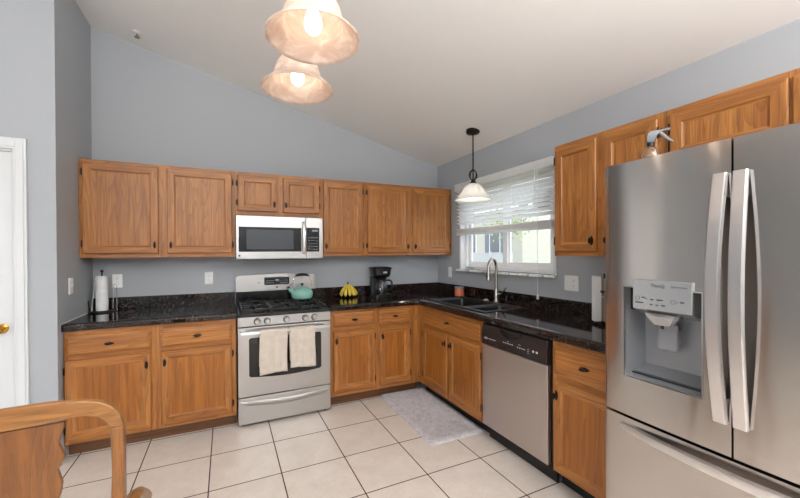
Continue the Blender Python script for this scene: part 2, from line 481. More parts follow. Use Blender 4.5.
def knob_mesh(x, z, yf, horiz):
    """spade-shaped oval knob in dark bronze, with pointed back plate"""
    mb = MB()
    w, h = (.030, .011) if horiz else (.011, .030)
    e = lambda s, y: [(x + s*w*math.copysign(abs(math.cos(a))**1.3, math.cos(a)), y, z + s*h*math.copysign(abs(math.sin(a))**1.3, math.sin(a))) for a in [2*PI*q/20 for q in range(20)]]
    mb.loft([e(1, yf), e(1, yf-.003), e(.9, yf-.004)])
    b = .020, .0085
    bw, bh = (b if horiz else (b[1], b[0]))
    e2 = lambda s, y: [(x + s*bw*math.cos(a), y, z + s*bh*math.sin(a)) for a in [2*PI*q/16 for q in range(16)]]
    mb.loft([e2(.35, yf-.004), e2(.35, yf-.013), e2(.85, yf-.017), e2(1, yf-.022), e2(.8, yf-.027), e2(.3, yf-.029)])
    return mb
def hinge_mesh(x, z, yf, side):
    mb = MB()
    s = 1 if side == 'R' else -1
    mb.cyl((x+s*.0035, yf+.003, z-.024), (x+s*.0035, yf+.003, z+.024), .0042, 8)
    mb.box(min(x+s*.003, x+s*.014), max(x+s*.003, x+s*.014), yf+.0165, yf+.0189, z-.021, z+.021)
    mb.ball((x+s*.0035, yf+.003, z+.026), .004, 8, 4); mb.ball((x+s*.0035, yf+.003, z-.026), .004, 8, 4)
    return mb

def cabinet(name, label, loc, rotz, W, D, z0, z1, doors, drawers=(), toe=None, upper=True, panel=OAK_V, mid=None, extra_stile=None, false_front=None):
    """local frame: x 0..W left to right, back at y=0, frame face at y=-D, z from 0 (bottom)"""
    t = thing(name, label, 'cabinet', (loc[0], loc[1], z0), rotz)
    zz = lambda z: z - z0
    bot = .10 if toe else 0
    mb = MB()
    if upper:
        mb.box(0, W, -(D-.019), -.002, 0, zz(z1))
    elif false_front:
        mb.box(0, W, -(D-.019), -.002, bot, .70)
        mb.box(0, .018, -(D-.019), -.002, .70, zz(z1)); mb.box(W-.018, W, -(D-.019), -.002, .70, zz(z1))
    else:
        mb.box(0, W, -(D-.019), -.002, bot, zz(z1))
    mb.build('body', [OAK_V], t, bevel=.001)
    # face frame
    spans = sorted({(d[0], d[1]) for d in doors})
    ov = .014
    st = []; x = 0
    for a, b in spans:
        st.append((x, a+ov)); x = b-ov
    st.append((x, W))
    mb = MB(); f0, f1 = -D, -(D-.0188)
    for a, b in st:
        if b - a > .004: mb.box(a, b, f0, f1, bot, zz(z1), 0)
    zlo = min(d[2] for d in doors); zhi = max([d[3] for d in doors]+[d[3] for d in drawers]+([false_front[3]] if false_front else []))
    for (a, b), (c, d) in zip(st, st[1:]):
        if c > b:
            mb.box(b, c, f0, f1, bot, zz(zlo)+ov, 1); mb.box(b, c, f0, f1, zz(zhi)-ov, zz(z1), 1)
            if drawers or false_front:
                zt_ = max(q[3] for q in doors)
                mb.box(b, c, f0, f1, zz(zt_)-ov, zz(zt_)+.05, 1)
    mb.build('face_frame', [OAK_V, OAK_H], t, bevel=.0012)
    yf = -D-.0195
    for (a, b, c, d, hs, ku) in doors:
        mb, ms = door_mesh(a, b, zz(c), zz(d), yf, panel=panel)
        o = mb.build('door', ms, t, smooth=20)
        kx = a+.026 if hs == 'R' else b-.026
        kz = zz(c)+.068 if upper else zz(d)-.088
        if ku is not None: kz = zz(ku)
        if ku != -1: knob_mesh(kx, kz, yf, False).build('knob', BRONZE, o)
        hx = b if hs == 'R' else a
        for hz in (zz(c)+.075, zz(d)-.075):
            hinge_mesh(hx, hz, yf, hs).build('hinge', BRONZE, o)
    for (a, b, c, d) in drawers:
        mb, ms = drawer_mesh(a, b, zz(c), zz(d), yf)
        o = mb.build('drawer', ms, t, smooth=20)
        knob_mesh((a+b)/2, (zz(c)+zz(d))/2, yf, True).build('knob', BRONZE, o)
    if false_front:
        a, b, c, d = false_front
        mb = MB(); mb.box(a, b, yf, yf+.019, zz(c), zz(d)); o = mb.build('false_drawer_front', OAK_H, t, bevel=.004)
        knob_mesh((a+b)/2, (zz(c)+zz(d))/2, yf, True).build('knob', BRONZE, o)
    if toe:
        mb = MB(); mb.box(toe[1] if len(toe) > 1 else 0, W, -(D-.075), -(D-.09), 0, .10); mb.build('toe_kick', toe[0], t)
    return t

UZ0, UZ1, UD = 1.372, 2.126, .305
RZ = -PI/2
A0 = -3.384
L = lambda x: x - (-3.382)
cabinet('wall_cabinet', 'wide oak two-door wall cabinet at the left corner above the paper towels', (-3.382, -.001), 0, 1.082, UD, UZ0, UZ1,
        [(L(-3.358), L(-2.872), 1.405, 2.100, 'L', None), (L(-2.812), L(-2.326), 1.405, 2.100, 'R', None)])
Lm = lambda x: x + 2.299
cabinet('wall_cabinet', 'short oak two-door wall cabinet directly above the microwave', (-2.299, -.001), 0, .762, UD, 1.742, UZ1,
        [(Lm(-2.279), Lm(-1.943), 1.778, 2.096, 'L', None), (Lm(-1.893), Lm(-1.553), 1.778, 2.096, 'R', None)])
Lr = lambda x: x + 1.536
cabinet('wall_cabinet', 'narrow single-door oak wall cabinet just right of the microwave, above the bananas', (-1.536, -.001), 0, .456, UD, UZ0, UZ1,
        [(Lr(-1.513), Lr(-1.105), 1.400, 2.096, 'R', None)])
Lq = lambda x: x + 1.079
cabinet('wall_cabinet', 'oak two-door wall cabinet in the far corner above the coffee maker', (-1.079, -.001), 0, 1.065, UD, UZ0, UZ1,
        [(Lq(-1.052), Lq(-.562), 1.400, 2.096, 'L', None), (Lq(-.522), Lq(-.046), 1.400, 2.096, 'R', None)])
cabinet('wall_cabinet', 'oak two-door wall cabinet between the window and the refrigerator', (-.001, -1.965), RZ, .684, UD, UZ0, UZ1,
        [(.016, .312, 1.400, 2.096, 'L', None), (.356, .650, 1.400, 2.096, 'R', None)])
cabinet('wall_cabinet', 'oak wall cabinet above the refrigerator top', (-.001, -2.650), RZ, .905, UD, 1.83, UZ1,
        [(.022, .440, 1.86, 2.096, 'L', -1), (.450, .885, 1.86, 2.096, 'R', -1)])

BZ1, BD = .879, .61
cabinet('base_cabinet', 'oak base cabinet left of the stove under the paper towels', (-3.380, -.001), 0, 1.074, BD, 0, BZ1,
        [(.010, .498, .132, .680, 'L', None), (.558, 1.042, .132, .680, 'R', None)],
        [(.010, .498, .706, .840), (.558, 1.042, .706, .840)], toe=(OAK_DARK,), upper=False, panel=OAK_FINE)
cabinet('base_cabinet', 'oak base cabinet right of the stove below the bananas', (-1.534, -.001), 0, .922, BD, 0, BZ1,
        [(.028, .428, .142, .692, 'R', None), (.480, .806, .142, .692, 'R', None)],
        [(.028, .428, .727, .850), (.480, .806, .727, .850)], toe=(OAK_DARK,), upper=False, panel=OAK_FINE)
cabinet('base_cabinet', 'oak sink base cabinet with two doors beside the dishwasher', (-.001, -.612), RZ, .966, BD, 0, BZ1,
        [(.086, .502, .142, .685, 'L', None), (.536, .950, .142, .685, 'R', None)], toe=(BLACKM,), upper=False, panel=OAK_FINE,
        false_front=(.086, .950, .716, .850))
cabinet('base_cabinet', 'narrow oak base cabinet between the dishwasher and the refrigerator', (-.001, -2.206), RZ, .438, BD, 0, BZ1,
        [(.014, .425, .115, .650, 'R', None)], [(.014, .425, .682, .850)], toe=(BLACKM,), upper=False, panel=OAK_FINE)

# ================================================================== counters
CZ, CT = .930, .050
def rolled(mb, path, n=6, r=.018):
    pass
def edge_profile(front, back):
    """(depth, z) outline of a slab with a rolled front edge; front < back"""
    r = .024; z0, z1 = CZ-CT, CZ
    pts = [(back, z0), (back, z1)]
    for k in range(7):
        a = PI/2 + PI/2*k/6
        pts.append((front + r + r*math.cos(a), z1 - r + r*math.sin(a)))
    for k in range(4):
        a = PI + PI/2*k/3
        pts.append((front + .008 + .008*math.cos(a), z0 + .008 + .008*math.sin(a)))
    return pts
mb = MB(); mb.prism(edge_profile(-.642, -.003), 'x', -3.382, -2.303)
ctl = tag(mb.build('countertop', GRAN, smooth=5), 'dark speckled countertop left of the stove under the paper towels', 'countertop')
mb = MB(); mb.box(-3.382, -2.303, -.022, -.003, CZ, 1.034); mb.build('backsplash', GRAN, ctl, bevel=.005)
mb = MB(); mb.box(-3.3825, -3.379, -.642, -.03, CZ, CZ+.004); mb.build('caulk_line', WHITEP, ctl)

# L-shaped right counter, sink cut out
SX0, SX1, SY0, SY1 = -.555, -.125, -1.525, -.685
mb = MB()
mb.prism(edge_profile(-.642, -.003), 'x', -1.534, -.642)
mb.box(-.642, -.003, -.64, -.003, CZ-CT, CZ)
prof = edge_profile(-.642, SX0)
mb.prism([(a, b) for a, b in prof], 'y', -2.645, -.64)
mb.box(SX1, -.003, -2.645, -.64, CZ-CT, CZ)
mb.box(SX0, SX1, -2.645, SY0, CZ-CT, CZ); mb.box(SX0, SX1, SY1, -.64, CZ-CT, CZ)
ctr = tag(mb.build('countertop', GRAN, smooth=5), 'dark speckled corner countertop running around the sink to the refrigerator', 'countertop')
mb = MB(); mb.box(-1.534, -.003, -.022, -.003, CZ, 1.034); mb.build('backsplash', GRAN, ctr, bevel=.005)
mb = MB(); mb.box(-.022, -.003, -2.645, -.023, CZ, 1.034); mb.build('backsplash', GRAN, ctr, bevel=.005)

# sink (two black bowls)
SINKM = mat('black_composite_sink', srgb(24, 24, 26), .3); k = N(SINKM)
k.l(k.ramp(k.noise(k.coords((1, 1, 1)), 300, 2), [(.5, srgb(20, 20, 22)), (.75, srgb(52, 52, 55))]), k.b.inputs['Base Color'])
t = thing('kitchen_sink', 'black double-bowl sink set into the counter under the window', 'sink', ((SX0+SX1)/2, (SY0+SY1)/2, CZ))
cx, cy = (SX0+SX1)/2, (SY0+SY1)/2
X0, X1, Y0, Y1 = SX0-cx-.012, SX1-cx+.012, SY0-cy-.012, SY1-cy+.012
yd0, yd1 = -1.255-cy, -1.215-cy
zr = .007
mb = MB()
bi = .04
mb.box(X0, X0+bi, Y0, Y1, .0005, zr); mb.box(X1-bi, X1, Y0, Y1, .0005, zr)
mb.box(X0+bi, X1-bi, Y0, Y0+bi, .0005, zr); mb.box(X0+bi, X1-bi, Y1-bi, Y1, .0005, zr); mb.box(X0+bi, X1-bi, yd0, yd1, -.03, zr-.002)
mb.build('rim', SINKM, t, bevel=.003)
for nm, (a, b) in (('bowl', (yd1, Y1-bi)), ('bowl', (Y0+bi, yd0))):
    mb = MB()
    c0, c1 = X0+bi, X1-bi
    rr = lambda i, z: [(x+(c0+c1)/2, y+(a+b)/2, z) for x, y in rrect(c1-c0-2*i, b-a-2*i, .045, 5)]
    mb.loft([rr(0, zr-.003), rr(.004, -.02), rr(.012, -.17), rr(.03, -.185)], cap=(False, True))
    o = mb.build(nm, SINKM, t, solid=.004)
    mb = MB(); mb.lathe([(0, -.181), (.02, -.181), (.043, -.178), (.045, -.182)], ((c0+c1)/2, (a+b)/2, 0), 20)
    mb.build('drain', NICKEL, o)

# faucet
t = thing('kitchen_faucet', 'brushed nickel pull-down faucet standing behind the sink', 'faucet', (-.072, -1.118, CZ))
mb = MB(); mb.lathe([(0, 0), (.031, 0), (.031, .006), (.024, .014), (.022, .03), (.021, .11), (.018, .125), (0, .126)], seg=20)
mb.build('base', NICKEL, t)
d = Vector((-.135, -.055, 0)); d.normalize()
pts = [(0, 0, .11), (0, 0, .30)]
for k_ in range(13):
    a = PI - PI*k_/12*1.02
    pts.append(tuple(d*(.075+.075*math.cos(a)) + Vector((0, 0, .325+.085*math.sin(a)))))
mb = MB(); mb.tube(pts, .0135, 12); mb.build('spout', NICKEL, t)
e = Vector(pts[-1])
mb = MB(); mb.tube([e+Vector((0, 0, .012)), e+Vector((0, 0, -.02)), e+Vector((0, 0, -.075)), e+Vector((0, 0, -.105)), e+Vector((0, 0, -.11))], [.0145, .0165, .019, .021, .017], 14)
sh = mb.build('spray_head', NICKEL, t)
mb = MB(); mb.box(e.x-.024, e.x-.017, e.y-.006, e.y+.006, e.z-.085, e.z-.05); mb.build('spray_button', BLACKP, sh, bevel=.002)
mb = MB(); mb.tube([(0, 0, .075), (.008, -.03, .078), (.012, -.045, .08)], [.016, .015, .012], 12); mb.tube([(.012, -.043, .078), (.02, -.075, .11), (.026, -.10, .145)], [.008, .006, .005], 10)
mb.build('lever', NICKEL, t)
mb = MB(); mb.lathe([(0, 0), (.024, 0), (.024, .01), (.012, .016), (0, .016)], (-.082, -.985, CZ), 18)
tag(mb.build('sink_hole_cap', LGREYP), 'small round metal cap on the counter left of the faucet', 'sink cap')

# ================================================================== range
RW = .757
t = thing('gas_range', 'stainless gas range with black cooktop between the oak base cabinets', 'stove', (-2.2985, -.012, 0))
mb = MB(); mb.box(0, RW, -.625, 0, .03, .895); mb.build('body', BLACK, t, bevel=.004)
for x in (.04, RW-.04):
    for y in (-.58, -.06): MB().cyl((x, y, 0), (x, y, .031), .018, 10).build('foot', BLACKP, t)
# cooktop: black tray with raised rim
mb = MB()
mb.box(0, RW, -.648, -.055, .892, .906)
mb.box(0, RW, -.660, -.640, .888, .913); mb.box(0, .018, -.640, -.055, .9, .915); mb.box(RW-.018, RW, -.640, -.055, .9, .915)
mb.build('cooktop', BLACK, t, bevel=.004)
bpos = [(.18, -.20), (.18, -.48), (RW-.18, -.20), (RW-.18, -.48), (RW/2, -.34)]
for i, (x, y) in enumerate(bpos):
    mb = MB()
    mb.lathe([(0, .906), (.052, .906), (.048, .914), (.036, .916), (.036, .924), (.033, .928), (0, .928)], (x, y, 0), 20)
    mb.build('burner', BLACKM, t)
for (a, b) in ((.03, .262), (.266, .491), (.495, RW-.03)):
    mb = MB(); y0, y1 = -.625, -.085; zt = .945; h = .012; w = .011
    for y in (y0, y1-w, (y0+y1)/2-w/2): mb.box(a, b, y, y+w, zt-h, zt)
    for x in (a, b-w): mb.box(x, x+w, y0, y1, zt-h, zt)
    xm = (a+b)/2
    for (ya, yb) in ((y0+w, y0+.085), ((y0+y1)/2-.085, (y0+y1)/2-w/2), ((y0+y1)/2+w/2, (y0+y1)/2+.085), (y1-.085, y1-w)):
        mb.box(xm-w/2, xm+w/2, ya, yb, zt-h, zt+.002)
    for yy in ((y0*3+y1)/4, (y0+3*y1)/4):
        mb.box(a+w, a+.065, yy-w/2, yy+w/2, zt-h, zt+.002); mb.box(b-.065, b-w, yy-w/2, yy+w/2, zt-h, zt+.002)
    for x in (a, b-w):
        for y in (y0, y1-w, (y0+y1)/2-w/2): mb.box(x, x+w, y, y+w, .905, zt-h)
    mb.build('grate', BLACKM, t, bevel=.002)
# control panel with knobs
mb = MB(); mb.prism([(-.648, .888), (-.652, .812), (-.62, .812), (-.62, .888)], 'x', .002, RW-.002)
cp = mb.build('control_panel', STEEL, t, bevel=.003)
for x in (.148, .225, .378, .535, .613):
    mb = MB()
    c = (x, -.652, .848)
    mb.lathe([(0, .004), (.027, .004), (.027, -.003), (.022, -.006), (.020, -.028), (.017, -.032), (0, -.032)], c, 22, axis='y', mats=[0, 0, 0, 1, 1, 1])
    mb.box(x-.004, x+.004, -.694, -.682, .848-.018, .848+.018, 1)
    mb.build('knob', [BLACKP, STEEL], cp, bevel=.001)
# oven door
mb = MB()
mb.prism([(-.646, .245), (-.646, .800), (-.636, .806), (-.618, .806), (-.618, .245)], 'x', .003, RW-.003)
od = mb.build('oven_door', STEEL, t, bevel=.004)
mb = MB()
wx0, wx1 = .085, RW-.085
poly = [(wx0, .705), (wx0, .415)]
for q in range(13):
    u = q/12; poly.append((wx0+.012+(wx1-wx0-.024)*u, .402-.018*math.sin(PI*u)))
poly += [(wx1, .415), (wx1, .705), (wx1-.012, .717), (wx0+.012, .717)]
mb.prism(poly, 'y', -.649, -.640); ow = mb.build('oven_window', BLACK, od, bevel=.001)
mb = MB(); mb.prism(rrect(.47, .235, .012, 4, RW/2, .565), 'y', -.6505, -.645); mb.build('window_glass', GLASSB, ow)
# towel bar handle
mb = MB()
pts = [(x, -.700 - .012*math.sin(PI*(x-.02)/(RW-.04)), .768) for x in [.02+(RW-.04)*q/20 for q in range(21)]]
rings = [[(x, y-.009, z-.013), (x, y-.004, z+.013), (x, y+.009, z+.013), (x, y+.009, z-.013)] for x, y, z in pts]
mb.loft(rings); mb.box(.022, .062, -.696, -.645, .757, .779); mb.box(RW-.062, RW-.022, -.696, -.645, .757, .779)
mb.build('handle', STEEL, od, bevel=.004)
# storage drawer
mb = MB(); mb.prism([(-.646, .026), (-.646, .236), (-.618, .236), (-.618, .026)], 'x', .003, RW-.003)
dr = mb.build('storage_drawer', STEEL, t, bevel=.005)
mb = MB()
rings = []
for q in range(25):
    u = q/24; x = .022+(RW-.044)*u; s = math.sin(PI*u)**.8
    y = -.647-.028*s; zt = .214 - .022*s; hh = .026+.004*s
    rings.append([(x, -.645, zt+.004), (x, y, zt), (x, y-.002, zt-hh*.5), (x, y+.006, zt-hh), (x, -.645, zt-hh-.006)])
mb.loft(rings); mb.build('handle', STEEL, dr, smooth=50)
# backguard
mb = MB(); mb.box(.004, RW-.004, -.060, -.004, .895, 1.05); mb.build('backguard_base', BLACK, t, bevel=.006)
mb = MB()
p = [(0, 1.035), (RW, 1.035), (RW, 1.150)]
for q in range(7):
    a = PI/2*q/6; p.append((RW-.03+.03*math.cos(a), 1.158+.03*math.sin(a)))
for q in range(9):
    u = q/8; p.append((RW-.03-(RW-.06)*u, 1.188+.014*math.sin(PI*u)))
for q in range(7):
    a = PI/2+PI/2*q/6; p.append((.03+.03*math.cos(a), 1.158+.03*math.sin(a)))
p.append((0, 1.150))
mb.prism(p, 'y', -.078, -.004); bgd = mb.build('backguard', STEEL, t, bevel=.005)
mb = MB(); mb.prism(rrect(.235, .075, .010, 4, .375, 1.130), 'y', -.081, -.076); dsp = mb.build('display', GLASSB, bgd)
mb = MB()
for i in range(6):
    for j in range(2): mb.box(.275+.013*i, .283+.013*i, -.0815, -.0808, 1.108+.022*j, 1.116+.022*j)
for i in range(6):
    for j in range(2): mb.box(.405+.013*i, .413+.013*i, -.0815, -.0808, 1.108+.022*j, 1.116+.022*j)
mb.box(.362, .397, -.0815, -.0808, 1.128, 1.148)
mb.build('buttons', GREYP, dsp)
mb = MB(); mb.box(.365, .385, -.0795, -.0775, 1.062, 1.076); mb.build('logo_badge', BLACKP, bgd)
mb = MB(); mb.lathe([(0, -.0795), (.007, -.0795), (.007, -.077), (0, -.077)], (.208, 0, 1.118), 12, axis='y'); mb.build('indicator', BLACKP, bgd)

# towels on the oven handle
def cloth(name, color, seed):
    m = mat(name, color, .9, spec=.1); k = N(m)
    n = k.noise(k.coords((1, 1, 1)), 260, 3, .7); n2 = k.noise(k.coords((1, 1, 1), rnd=2), 22, 4)
    k.l(k.mix(k.ramp(n2, [(.35, (0, 0, 0, 1)), (.7, (1, 1, 1, 1))]), color, tuple(c*.86 for c in color[:3])+(1,)), k.b.inputs['Base Color'])
    k.bump(n, .5, .002); return m
TOWEL = cloth('beige_towel', srgb(206, 195, 182), 1)
TOWELT = cloth('olive_stripe_towel', srgb(120, 118, 84), 1)
def towel(x0, x1, zb, label, seed):
    rnd = random.Random(seed)
    t = thing('dish_towel', label, 'towel', ((x0+x1)/2, -.718, zb), 0)
    prof = []
    yc, zt = -.716, .768
    n = 16
    for q in range(n): prof.append((yc-.0225, zb+(zt-zb)*q/n))
    for q in range(9):
        a = PI - PI*q/8
        prof.append((yc+.0225*math.cos(a), zt+.0205*math.sin(a)))
    for q in range(1, 12): prof.append((yc+.0225, zt-(zt-zb-.05)*q/11))
    m = 22; grid = []
    ph = rnd.random()*6
    mb = MB()
    rows = []
    for i, (y, z) in enumerate(prof):
        row = []
        hang = max(0, (zt - z))/(zt-zb)
        for j in range(m+1):
            u = j/m
            w = 1 - .02*math.sin(hang*3)
            x = (x0+x1)/2 + (u-.5)*(x1-x0)*w + .003*math.sin(hang*5+ph)
            off = .0045*math.sin(u*9+ph)*hang + .003*math.sin(u*17+2*ph)*hang
            yy = y - abs(off)*1.2 if i < n+4 else y + off*.5
            zz = z - (.006*math.sin(u*5+ph)*hang if i < n else 0)
            row.append(mb.bm.verts.new((x-(x0+x1)/2, yy+.718, zz-zb)))
        rows.append(row)
    for a, b in zip(rows, rows[1:]):
        for j in range(m): mb.bm.faces.new((a[j], a[j+1], b[j+1], b[j]))
    mb.build('cloth', TOWEL, t, smooth=80, solid=.005)
    return t
towel(-2.140, -1.924, .437, 'beige dish towel on the left half of the oven handle', 3)
towel(-1.904, -1.694, .455, 'beige dish towel on the right half of the oven handle', 5)

# kettle on the right rear burner
TEAL = mat('teal_enamel', srgb(136, 186, 172), .2)
t = thing('tea_kettle', 'teal enamel tea kettle with black grip on the stove', 'kettle', (-1.700, -.205, .9575), math.radians(8))
mb = MB(); mb.lathe([(0, 0), (.085, 0), (.098, .012), (.104, .04), (.100, .068), (.082, .092), (.045, .106), (.040, .108), (0, .108)], seg=32)
mb.build('body', TEAL, t)
mb = MB(); mb.tube([(-.085, 0, .06), (-.112, 0, .085), (-.133, 0, .108)], [.024, .019, .016], 14); sp = mb.build('spout', TEAL, t)
mb = MB(); mb.lathe([(0, 0), (.017, 0), (.018, .006), (.012, .014), (0, .016)], (-.135, 0, .108), 14); mb.tube([(-.135, 0, .12), (-.115, 0, .135), (-.10, 0, .15)], .004, 6)
mb.build('spout_cap', CHROME, sp)
mb = MB(); mb.lathe([(0, .104), (.040, .104), (.041, .110), (.03, .118), (0, .121)], seg=24); ld = mb.build('lid', TEAL, t)
mb = MB(); mb.lathe([(0, .119), (.007, .121), (.007, .132), (.016, .138), (.016, .146), (0, .150)], seg=14); mb.build('lid_knob', BLACKP, ld)
mb = MB()
for s in (-1, 1):
    mb.tube([(s*.078, 0, .088), (s*.092, 0, .13), (s*.090, 0, .18), (s*.078, 0, .215), (s*.055, 0, .226)], .0045, 8)
mb.build('handle', CHROME, t)
mb = MB(); mb.tube([(-.066, 0, .222), (-.04, 0, .231), (0, 0, .234), (.04, 0, .231), (.066, 0, .222)], [.009, .013, .014, .013, .009], 12); mb.build('grip', BLACKP, t)

# ================================================================== microwave
t = thing('microwave_oven', 'stainless over-the-range microwave under the short oak cabinet', 'microwave', (-2.2985, -.002, 1.347))
MW = .759; H = .388
mb = MB(); mb.box(0, MW, -.372, -.002, 0, H); mb.build('body', STEEL, t, bevel=.004)
mb = MB(); mb.box(.06, MW-.06, -.36, -.03, -.006, -.0005); mb.build('bottom_filter', BLACKM, t)
xd = .600
mb = MB(); mb.box(.001, xd-.002, -.398, -.3725, .004, H-.004); md = mb.build('door', STEEL, t, bevel=.004)
mb = MB(); mb.box(.022, .556, -.4005, -.397, .068, .286); mw_ = mb.build('window', BLACK, md, bevel=.0015)
MWG = mat('microwave_window_mesh', srgb(74, 77, 82), .14)
mb = MB(); mb.box(.085, .485, -.4015, -.4003, .090, .264); mb.build('window_screen', MWG, mw_)
mb = MB()
pts = [(.577, -.400-.034*math.sin(PI*q/16)**.7, .045+.30*q/16) for q in range(17)]
mb.loft([[(x-.014, y+.005, z), (x-.011, y-.007, z), (x+.011, y-.007, z), (x+.014, y+.005, z)] for x, y, z in pts])
mb.build('handle', STEEL_LT, md, bevel=.002)
mb = MB(); mb.box(.020, .036, -.3995, -.3975, .026, .042); mb.build('logo_badge', BLACKP, md)
mb = MB(); mb.box(xd+.001, MW-.001, -.398, -.3725, .004, H-.004); cpn = mb.build('control_panel', STEEL, t, bevel=.004)
mb = MB(); mb.box(xd+.004, MW-.035, -.4005, -.397, .068, .290); kp = mb.build('keypad', BLACK, cpn, bevel=.0015)
mb = MB()
for i in range(4):
    for j in range(5):
        mb.box(xd+.020+.024*i, xd+.035+.024*i, -.4012, -.4004, .085+.027*j, .093+.027*j)
mb.build('keys', GREYP, kp)
mb = MB(); mb.box(xd+.055, xd+.108, -.4012, -.4004, .252, .272); mb.build('clock_display', mat('clock_display', srgb(120, 130, 134), .3), kp)

# ================================================================== dishwasher
t = thing('dishwasher', 'stainless dishwasher with black control console under the counter', 'dishwasher', (-.004, -1.589, 0), RZ)
DWW = .608
mb = MB(); mb.box(0, DWW, -.602, -.01, .10, .880); mb.build('body', BLACKP, t)
mb = MB(); mb.prism([(-.630, .118), (-.634, .718), (-.6035, .718), (-.6035, .118)], 'x', .008, DWW-.008); dd = mb.build('door', STEEL_V, t, bevel=.004)
mb = MB(); mb.prism([(-.636, .722), (-.640, .800), (-.628, .868), (-.6035, .868), (-.6035, .722)], 'x', .008, DWW-.008); cs = mb.build('console', mat('dark_brown_console', srgb(34, 24, 24), .3), t, bevel=.004)
mb = MB()
poly = [(.20+.20*q/12, .858-.045*math.sin(PI*q/12)**.6) for q in range(13)]
mb.prism(poly+[(.40, .862), (.20, .862)], 'y', -.641, -.633); mb.build('handle_recess', BLACK, cs)
mb = MB()
for i in range(5): mb.box(.235+.020*i, .246+.020*i, -.6405, -.6385, .776, .782)
for i in range(4): mb.box(.365+.019*i, .374+.019*i, -.6405, -.6385, .771, .778)
mb.box(.275, .292, -.6405, -.6385, .792, .795); mb.box(.375, .395, -.6405, -.6385, .792, .795)
for j in range(3): mb.box(.452, .464, -.6405, -.6385, .757+.012*j, .760+.012*j)
mb.box(.492, .505, -.6405, -.6385, .772, .785); mb.box(.520, .533, -.6405, -.6385, .772, .785)
mb.build('button_marks', LGREYP, cs)
mb = MB(); mb.prism([(.058+.020*math.cos(a), .7705+.0075*math.sin(a)) for a in [2*PI*q/16 for q in range(16)]], 'y', -.6395, -.6378); mb.box(.084, .160, -.6393, -.6378, .768, .773)
mb.build('logo', LGREYP, cs)
mb = MB(); mb.box(.004, DWW-.004, -.56, -.54, 0, .10); mb.build('toe_panel', BLACKM, t)

# ================================================================== refrigerator
FY0, FW = -2.649, .915
t = thing('refrigerator', 'stainless french-door refrigerator with water dispenser on the right', 'refrigerator', (-.03, FY0, 0), RZ)
# local: x 0..FW left to right (world -y), front toward -y local
DFR = .765          # local depth of the door front -> world x = -.795
mb = MB(); mb.box(.004, FW-.004, -.655, 0, .02, 1.770); mb.build('body', mat('fridge_side_grey', srgb(120, 116, 113), .4, .6), t, bevel=.006)
for x in (.06, FW-.06):
    for y in (-.6, -.1): MB().cyl((x, y, 0), (x, y, .021), .02, 10).build('foot', BLACKP, t)
mb = MB(); mb.box(.02, FW-.02, -.665, -.656, .05, 1.765); mb.build('door_gasket', BLACK, t)
cxm = FW/2
def front_y(x):
    """gentle bow across each pair of doors, rounded off at the outer edges"""
    u = (x - cxm)/cxm
    e = max(0, abs(u) - .965)/.035
    return -(DFR + .004 + .016*(1-u*u) - .006*e*e)
def door_skin(x0, x1, z0, z1, hole=None, top_round=True):
    mb = MB()
    xs = set([x0, x1]); n = 40
    for q in range(n+1): xs.add(x0+(x1-x0)*q/n)
    for e in (.004, .008, .012): 
        xs.add(x0+e); xs.add(x1-e)
    zs = [z0, z1]
    if hole:
        xs |= {hole[0], hole[1]}; zs += [hole[2], hole[3]]
    xs = sorted(xs); zs = sorted(zs)
    V = {}
    def v(i, j, back):
        key = (i, j, back)
        if key not in V: V[key] = mb.bm.verts.new((xs[i], -.668 if back else front_y(xs[i]), zs[j]))
        return V[key]
    inh = lambda i, j: hole and hole[0]-1e-6 <= xs[i] and xs[i+1] <= hole[1]+1e-6 and hole[2]-1e-6 <= zs[j] and zs[j+1] <= hole[3]+1e-6
    I, J = len(xs)-1, len(zs)-1
    for i in range(I):
        for j in range(J):
            if inh(i, j): continue
            mb.bm.faces.new((v(i, j, 0), v(i+1, j, 0), v(i+1, j+1, 0), v(i, j+1, 0)))
    for i in range(I):
        mb.bm.faces.new((v(i, 0, 1), v(i+1, 0, 1), v(i+1, 0, 0), v(i, 0, 0))); mb.bm.faces.new((v(i, J, 0), v(i+1, J, 0), v(i+1, J, 1), v(i, J, 1)))
    for j in range(J):
        mb.bm.faces.new((v(0, j, 1), v(0, j, 0), v(0, j+1, 0), v(0, j+1, 1))); mb.bm.faces.new((v(I, j, 0), v(I, j, 1), v(I, j+1, 1), v(I, j+1, 0)))
    return mb
HX0, HX1, HZ0, HZ1 = .090, .376, .862, 1.252
dl = door_skin(0, cxm-.003, .694, 1.785, (HX0, HX1, HZ0, HZ1)).build('door', STEEL_F, t, smooth=30)
dr_ = door_skin(cxm+.003, FW, .694, 1.785).build('door', STEEL_F, t, smooth=30)
fz = door_skin(0, FW, .035, .682).build('freezer_drawer', STEEL_F, t, smooth=30)
mb = MB(); mb.box(cxm-.003, cxm+.003, -.73, -.67, .70, 1.78); mb.build('gap_seal', BLACKP, t)
def fr_handle(parent, sgn):
    mb = MB(); rings = []
    z0, z1 = .808, 1.668
    n = 28
    for q in range(n+1):
        u = q/n; z = z0+(z1-z0)*u
        bow = math.sin(PI*u)
        y = -(DFR+.032+.046*bow); x = cxm + sgn*(.027+.004*bow)
        w, th = .0195, .012
        rings.append([(x-w, y-th*.5, z), (x-w+.004, y-th, z), (x+w-.004, y-th, z), (x+w, y-th*.5, z), (x+w-.003, y+th, z), (x-w+.003, y+th, z)])
    mb.loft(rings)
    for z in (z0+.05, z1-.05):
        x = cxm+sgn*.027
        mb.box(x-.010, x+.010, -(DFR+.040), front_y(x)+.002, z-.03, z+.03)
    mb.build('handle', STEEL_LT, parent, smooth=40)
fr_handle(dl, -1); fr_handle(dr_, 1)
